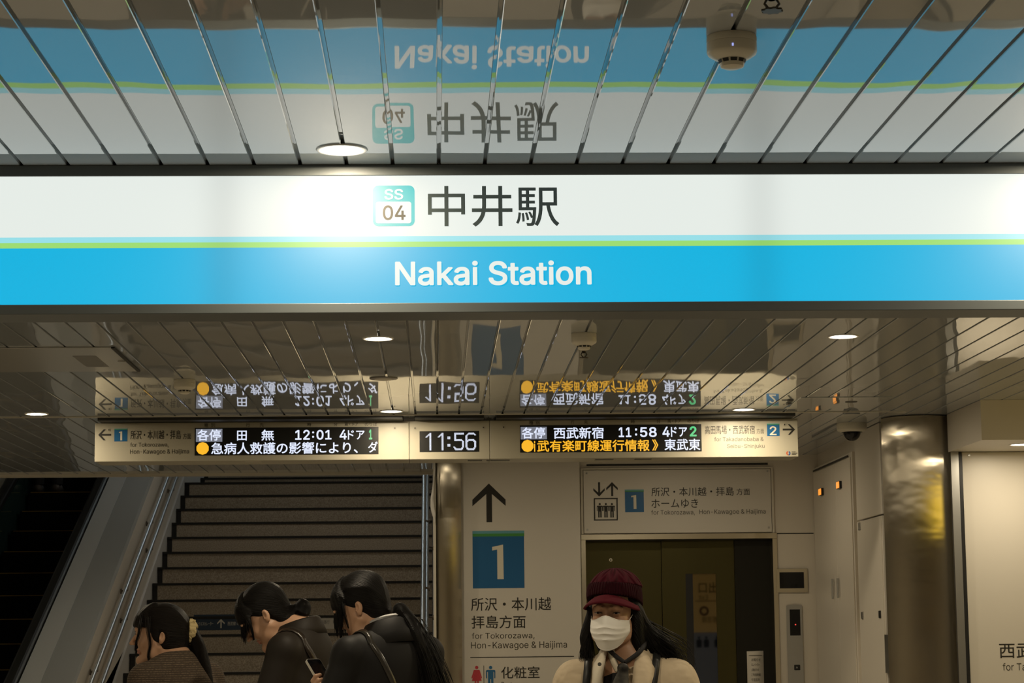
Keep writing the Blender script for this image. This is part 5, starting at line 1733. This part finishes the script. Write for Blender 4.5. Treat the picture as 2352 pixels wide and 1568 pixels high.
g3.strands(cur, M_HAIR, r=.0011)
g3.coat(M_BLACKC, .5, neck=.054, bulk=1.0, shoulder=.172, sleeve=(.058, .054, .044), extra=lambda F: F.ell((0, .070, g3.zn - .11), (.14, .075, .12), None, .04))
g3.collar(M_BLACKC, .067, .048, .080, gap=24, flare=.046, back=.016, zoff=-.004, thick=.005)
g3.collar(mat('white_shirt', (0.60, 0.60, 0.60), 0.6), .057, .054, .016, gap=16, name='shirt_collar', flare=.010, back=.012, thick=.002, zoff=.002)
g3.strap([(.10, -.13, g3.zn - .26), (.112, -.05, g3.zn - .08), (.108, .03, g3.zn - .03), (.085, .13, g3.zn - .14), (.02, .17, g3.zn - .30)], .020, mat('black_leather', (0.03, 0.027, 0.022), 0.28), F=g3.coatF)
g3.trousers(M_DTROU, .75); g3.shoes(M_SHOE)

# her smartphone
pw_ = g3.Rb @ ph + g3.base
tp = thing('smartphone', 'dark smartphone with pale edges held by the woman in the black coat', 'phone', tuple(pw_))
U, Wv = g3.Rb @ pu, g3.Rb @ pw; Nn = g3.Rb @ pn


def slab_phone(hw, hu, r, n0, n1):
    out = round_rect(-hw, -hu, hw, hu, r)
    m_ = MB(); k = len(out)
    vs = [pw_ + Wv * a + U * c + Nn * n0 for a, c in out] + [pw_ + Wv * a + U * c + Nn * n1 for a, c in out]
    m_.add(vs, [tuple(reversed(range(k))), tuple(range(k, 2 * k))] + [(i, (i + 1) % k, k + (i + 1) % k, k + i) for i in range(k)])
    return m_


slab_phone(.036, .0735, .010, -.0045, .0045).build('case', mat('phone_edge', (0.72, 0.70, 0.64), 0.25, 0.5), tp)
slab_phone(.0345, .072, .009, .0045, .0050).build('screen', M_BLACKGLASS, tp)
slab_phone(.0345, .072, .009, -.0050, -.0045).build('back_cover', M_BLACKGLASS, tp)

# ================================================================ woman in the maroon knit cap and white mask, facing the viewer
M_BEIGE = mat('beige_jacket_cloth', (0.60, 0.49, 0.34), 0.75, bump=(13, .9, .022))
M_LINING = mat('jacket_lining', (0.58, 0.52, 0.41), 0.8)
M_KNIT = mat('maroon_knit', (0.060, 0.0075, 0.014), 0.9, spec=.1)
M_KNITB = mat('maroon_rib', (0.034, 0.005, 0.009), 0.9, spec=.1)
M_BRIM = mat('maroon_felt', (0.085, 0.010, 0.017), 0.85, spec=.1, bump=(300, .3, .001))
M_MASK = mat('mask_cloth', (0.86, 0.84, 0.79), 0.7)
M_BLACKT = cloth('black_knit', (0.014, 0.013, 0.014), 0.85, 200, .001)
M_SCARF = mat('patterned_scarf', rough=0.6, speckle=(22, (0.005, 0.005, 0.006), (0.10, 0.09, 0.07)))


def knit_bump(m, fx, fz, d, twist=0.0):
    nt = m.node_tree; b = nt.nodes['Principled BSDF']
    at = nt.nodes.new('ShaderNodeAttribute'); at.attribute_name = 'flow'
    sx = nt.nodes.new('ShaderNodeSeparateXYZ'); nt.links.new(at.outputs['Vector'], sx.inputs[0])
    a = nt.nodes.new('ShaderNodeMath'); a.operation = 'MULTIPLY'; a.inputs[1].default_value = fx; nt.links.new(sx.outputs['X'], a.inputs[0])
    s1 = nt.nodes.new('ShaderNodeMath'); s1.operation = 'SINE'; nt.links.new(a.outputs[0], s1.inputs[0])
    c = nt.nodes.new('ShaderNodeMath'); c.operation = 'MULTIPLY'; c.inputs[1].default_value = fz; nt.links.new(sx.outputs['Y'], c.inputs[0])
    if twist:
        w = nt.nodes.new('ShaderNodeMath'); w.operation = 'MULTIPLY_ADD'; w.inputs[1].default_value = twist; nt.links.new(s1.outputs[0], w.inputs[0]); nt.links.new(c.outputs[0], w.inputs[2]); c = w
    s2 = nt.nodes.new('ShaderNodeMath'); s2.operation = 'SINE'; nt.links.new(c.outputs[0], s2.inputs[0])
    ad = nt.nodes.new('ShaderNodeMath'); ad.operation = 'MULTIPLY_ADD'; ad.inputs[1].default_value = .4; nt.links.new(s2.outputs[0], ad.inputs[0]); nt.links.new(s1.outputs[0], ad.inputs[2])
    bp = nt.nodes.new('ShaderNodeBump'); bp.inputs['Strength'].default_value = 1; bp.inputs['Distance'].default_value = d
    nt.links.new(ad.outputs[0], bp.inputs['Height']); nt.links.new(bp.outputs[0], b.inputs['Normal'])


knit_bump(M_KNIT, 12, 170, .0060, 2.2)
knit_bump(M_KNITB, 64, 0, .004)

Y4 = 7.4
nb = at_y(1436, 1508, Y4)
g4 = Person('person', 'woman in maroon knit cap, white face mask and beige jacket facing the viewer', nb[0], Y4, -6, nb[2])
g4.set_head(1394.7, 1407.5, Y4 - .09, -17, 3, 1.5, anchor=(0, -.093, .006))
g4.body([((.27, .02, 1.06), (.20, -.20, .95), (-.3, -1, .1), (-.6, 0, .8)), ((-.27, .02, 1.06), (-.22, -.18, .92), (.3, -1, .1), (.6, 0, .8))])
g4.finish_body()
H = g4.H
# hair, blown to one side
F = Field(g4.O - [.30, .22, .36], g4.O + [.36, .24, .14], .004)
F.ell(H(0, .022, .036), (.080, .095, .080), g4.R, .02)
F.ell(H(0, .060, -.060), (.082, .050, .115), g4.R, .03)
F.ell(H(0, -.118, -.040), (.085, .092, .110), g4.R, .010, 'cut')
g4.lock(F, [(-.066, -.012, .02), (-.080, -.012, -.03), (-.092, -.014, -.085), (-.086, -.030, -.150)], [.013, .015, .018, .006], .012)
g4.lock(F, [(-.066, .010, .00), (-.090, .010, -.06), (-.084, -.005, -.165)], [.014, .018, .005], .012)
g4.lock(F, [(.068, .004, .035), (.082, .002, -.02), (.086, .004, -.08), (.096, .008, -.150), (.11, .012, -.20)], [.016, .018, .020, .022, .012], .012)
for dz, dx, r in ((.0, -.02, .016), (-.025, -.03, .019), (-.05, -.065, .019), (-.075, -.095, .018)):
    g4.lock(F, [(.075, .020, .02 + dz * .4), (.105 + dx * .2, .030, -.035 + dz * .6), (.150 + dx * .6, .045, -.075 + dz), (.205 + dx, .055, -.112 + dz * 1.2), (.228 + dx, .060, -.150 + dz * 1.2)], [.018, r, r * .9, r * .55, .003], .012)
ho = g4.finish_hair(F, M_HAIR, (0.05, .10, -.10))
cur = []
for k in range(190):
    dz = rng.uniform(-.09, .02); dx = rng.uniform(-.08, .03); dy = rng.uniform(-.02, .03); q = rng.uniform(.8, 1.12)
    cur.append([H(.078, .012 + dy, .02 + dz * .3), H(.110, .028 + dy, -.030 + dz * .6), H((.160 + dx * .5) * q, .045 + dy, -.070 + dz), H((.215 + dx) * q, .055 + dy, -.108 + dz * 1.1), H((.236 + dx) * q, .060 + dy, -.160 + dz * 1.2 + rng.uniform(-.02, .015))])
for k in range(120):
    x = rng.uniform(-.112, -.066); y = rng.uniform(-.03, .02)
    cur.append([H(-.072, y, .01), H(-.086 + (x + .09) * .4, y, -.06), H(x, y - .01, -.12), H(x + rng.uniform(-.012, .012), y - .02, -.165 + rng.uniform(-.02, .02))])
g4.strands(cur, M_HAIR, r=.0010)

# knit cap: domed crown, ribbed band, curved brim
F = Field(g4.O - [.16, .20, .06], g4.O + [.16, .20, .22], .0035)
F.ell(H(.004, .022, .066), (.0950, .113, .088), g4.R, .02)
F.ell(H(0, .045, .045), (.094, .092, .075), g4.R, .02)
nrm = g4.R @ np.array([0, -.15, -1.0]); F.plane_cut(H(0, 0, .096), nrm)
co = F.mesh('knit_cap', M_KNIT, g4.t, 2)
F = Field(g4.O - [.16, .20, .10], g4.O + [.16, .20, .22], .0035)
F.ell(H(0, .018, .062), (.0945, .114, .100), g4.R, .02)
F.ell(H(0, .045, .02), (.091, .086, .072), g4.R, .02)
F.plane_cut(H(0, 0, .0985), g4.R @ np.array([0, .15, 1.0])); F.plane_cut(H(0, 0, .043), g4.R @ np.array([0, -.28, -1.0]))
F.ell(H(0, .018, .03), (.082, .100, .085), g4.R, .004, 'cut')
cb = F.mesh('cap_band', M_KNITB, co, 1)
for o_ in (co, cb):
    v = np.array([p.co[:] for p in o_.data.vertices]); q = (v - g4.O) @ g4.R
    fl = np.stack([np.arctan2(q[:, 0], -(q[:, 1] - .02)), q[:, 2], np.zeros(len(q))], -1)
    o_.data.attributes.new('flow', 'FLOAT_VECTOR', 'POINT').data.foreach_set('vector', fl.astype(np.float32).ravel())
b = MB(); rows = []; na, nr_ = 28, 7
for i in range(na + 1):
    a = math.radians(-82 + 164 * i / na)
    for j in range(nr_):
        t = j / (nr_ - 1)
        ext = .050 * math.cos(a) ** .8 * t if abs(a) < 1.43 else 0
        rx, ry = .088 + ext * .55, .107 + ext
        z = .066 - .042 * math.sin(a) ** 2 - .012 * t * (math.cos(a) + .3) - .008 * t * t
        rows.append(H(rx * math.sin(a), .016 - ry * math.cos(a), z))
b.add(rows, [(i * nr_ + j, (i + 1) * nr_ + j, (i + 1) * nr_ + j + 1, i * nr_ + j + 1) for i in range(na) for j in range(nr_ - 1)])
g4.local_build(b, 'cap_brim', M_BRIM, co, thick=.006)

# pleated mask with ear loops
b = MB(); rows = []; nu, nv = 32, 28


def mask_pt(u, v):
    hw = .0655 + .003 * math.sin(v * 3.1) - .024 * max(0, v - .55) ** 1.2 * 1.9
    a = 1.2 * u
    yf = -.1165 - .016 * math.sin(min(1, v * 1.7) * math.pi * .72) + .030 * max(0, v - .62) ** 1.3 * 2.4
    ys = -.047 + .004 * v
    x = hw * math.sin(a) / .932
    w = (math.cos(a) - .362) / .638
    y = ys + (yf - ys) * w
    ridge = math.exp(-(u / .16) ** 2) * (1 - v) * .006
    pl = sum(.0058 * max(0, 1 - abs(v - p_) / .085) ** 1.0 * (1 if v < p_ else .25) for p_ in (.34, .52, .70)) * (.45 + .55 * w)
    zt = -.001 - .014 * (1 - math.exp(-(u / .35) ** 2)) - .004 * abs(u)
    zb = -.119 + .034 * u * u
    return H(x, y - ridge - pl, zt + (zb - zt) * v)


for j in range(nv + 1):
    for i in range(nu + 1):
        rows.append(mask_pt(-1 + 2 * i / nu, j / nv))
b.add(rows, [(j * (nu + 1) + i, (j + 1) * (nu + 1) + i, (j + 1) * (nu + 1) + i + 1, j * (nu + 1) + i + 1) for j in range(nv) for i in range(nu)])
mo = g4.local_build(b, 'face_mask', M_MASK, thick=.0012)
for s in (-1, 1):
    p, q = mask_pt(s * .97, .03), mask_pt(s * .97, .95)
    lp = MB()
    c1, _ = spline([p, H(s * .070, -.022, -.004), H(s * .0765, .012, .012), H(s * .080, .030, -.004), H(s * .075, .020, -.034), H(s * .068, -.014, -.052), q], [1] * 7, 4)
    lp.tube(c1, .0013, 6)
    g4.local_build(lp, 'ear_loop', M_MASK, mo)
for v_ in (.02, .97):
    hm = MB().tube([mask_pt(u, v_) for u in np.linspace(-1, 1, 24)], .0014, 6)
    g4.local_build(hm, 'hem', M_MASK, mo)

# black top, patterned scarf, open jacket with lining
zn = g4.zn
F = Field((-.26, -.24, .80), (.26, .22, zn + .08), .006)
F.ell((0, .018, zn - .18), (.155, .104, .20), None, .05)
F.cap((0, .015, zn - .25), (0, .012, .90), .13, .14, .05, flat=((0, 1, 0), .76))
F.cap((0, .02, zn - .06), (0, .025, zn + .005), .075, .064, .03)
F.path([(0, .008, zn - .03), (0, -.01, zn + .14)], [.056, .070], .008, 'cut')
F.ell((0, -.085, zn - .005), (.036, .05, .05), None, .01, 'cut')
F.plane_cut((0, 0, .84), (0, 0, -1))
F.mesh('black_top', M_BLACKT, g4.t, 2)


def wedge(F):
    for t in np.linspace(0, 1, 14):
        z = zn + .06 - t * .55
        F.ell((-.030 - .012 * t, -.15, z), (.052 + .012 * t, .14, .06), None, .008, 'cut')


g4.coat(M_BEIGE, .62, name='jacket', bulk=1.0, neck=.070, open_front=wedge, sleeve=(.074, .068, .050), chest=(.176, .122), shoulder=.160,
        extra=lambda F: [F.ell((s * .178, .02, zn - .104), (.066, .072, .085), None, .03) for s in (-1, 1)])
jk = [o for o in g4.t.children if o.name.startswith('jacket')][0]


def flap(s, pts_in, pts_out, name, m):
    """one turned-back front edge of the jacket"""
    A, _ = spline(pts_in, [1] * len(pts_in), 6); B, _ = spline(pts_out, [1] * len(pts_out), 6)
    b = MB(); rows = []
    for p, q in zip(A, B):
        for k in range(6):
            t = k / 5; r = p + (q - p) * t + np.array([0, -.014 * math.sin(t * math.pi), 0])
            rows.append(r)
    b.add(rows, [(i * 6 + j, (i + 1) * 6 + j, (i + 1) * 6 + j + 1, i * 6 + j + 1) for i in range(len(A) - 1) for j in range(5)])
    return g4.local_build(b, name, m, jk, thick=.005)


flap(1, [(.066, .03, zn + .055), (.040, -.060, zn + .012), (.026, -.112, zn - .07), (.022, -.138, zn - .20), (.020, -.140, zn - .38)], [(.090, .05, zn + .01), (.098, -.050, zn - .035), (.086, -.118, zn - .09), (.040, -.142, zn - .21), (.034, -.142, zn - .38)], 'lapel', M_BEIGE)
flap(-1, [(-.066, .03, zn + .058), (-.060, -.060, zn + .020), (-.078, -.118, zn - .07), (-.098, -.140, zn - .20), (-.105, -.140, zn - .38)], [(-.090, .05, zn + .01), (-.106, -.056, zn - .03), (-.108, -.128, zn - .085), (-.125, -.140, zn - .20), (-.130, -.138, zn - .38)], 'lapel', M_LINING)
cb_ = MB().tube([np.array([-.083, -.131, zn - .022]), np.array([-.083, -.139, zn - .022])], .0065, 14)
g4.local_build(cb_, 'snap_button', M_CHROME, jk)
flap(0, [(-.058, -.030, zn + .028), (-.050, -.066, zn - .01), (-.030, -.090, zn - .05)], [(-.040, -.040, zn + .045), (-.030, -.076, zn + .0), (-.016, -.094, zn - .045)], 'shirt_collar', M_LINING)
# scarf: band round the neck, knot, two tails
sc_ = MB()
P, rr = spline([(.058, .03, zn + .066), (.066, -.02, zn + .042), (.044, -.074, zn + .012), (.0, -.102, zn - .018)], [.006, .008, .008, .007], 5); sc_.tube(P, [float(x) for x in rr], 10)
P, rr = spline([(-.058, .03, zn + .066), (-.064, -.02, zn + .042), (-.040, -.074, zn + .012), (.0, -.102, zn - .018)], [.006, .008, .008, .007], 5); sc_.tube(P, [float(x) for x in rr], 10)
so = g4.local_build(sc_, 'neck_scarf', M_BLACKT)
F = Field((-.12, -.20, zn - .36), (.12, .0, zn + .02), .004)
F.ell((-.006, -.118, zn - .034), (.019, .014, .016), None, .008)
F.path([(-.014, -.121, zn - .045), (-.040, -.134, zn - .12), (-.055, -.136, zn - .30)], [.010, .018, .024], .006, flat=((0, 1, 0), .4))
F.path([(.004, -.121, zn - .045), (.000, -.136, zn - .12), (-.012, -.138, zn - .32)], [.010, .016, .022], .006, flat=((0, 1, 0), .4))
o = F.mesh('scarf_knot', M_SCARF, so, 2)
g4.strap([(.086, -.15, zn - .40), (.092, -.135, zn - .24), (.100, -.09, zn - .08), (.105, .0, zn + .0), (.095, .09, zn - .06)], .026, M_STRAP, 'backpack_strap', F=g4.coatF, lift=.006)
g4.strap([(-.150, -.13, zn - .40), (-.145, -.115, zn - .24), (-.130, -.07, zn - .08), (-.118, .01, zn - .01), (-.10, .09, zn - .06)], .026, M_STRAP, 'backpack_strap', F=g4.coatF, lift=.006)
g4.trousers(M_DTROU, .78); g4.shoes(M_SHOE)

# ================================================================ rider standing high on the escalator, only the shoes below the ceiling edge
sy, sz = 17.257 + 8 * .4 + .19, 1.241 + 8 * .1999
cx = at_y(109, 1124, sy)[0]
g5 = Person('person', 'dark-clothed rider on the escalator of whom only the shoes show', cx, sy, 180, 1.36)
g5.O = np.array([0, -.01, 1.51]); g5.R = np.eye(3)
g5.body(REST, h=.006); g5.finish_body()
F = g5.hair_field(.006); g5.scalp(F); g5.finish_hair(F, M_HAIR, (0, .11, .0))
g5.coat(M_BLACKC, .62, h=.009)
g5.trousers(M_DTROU, .8); g5.shoes(mat('grey_shoe', (0.07, 0.06, 0.055), 0.6))
g5.t.location = (cx, sy, sz)
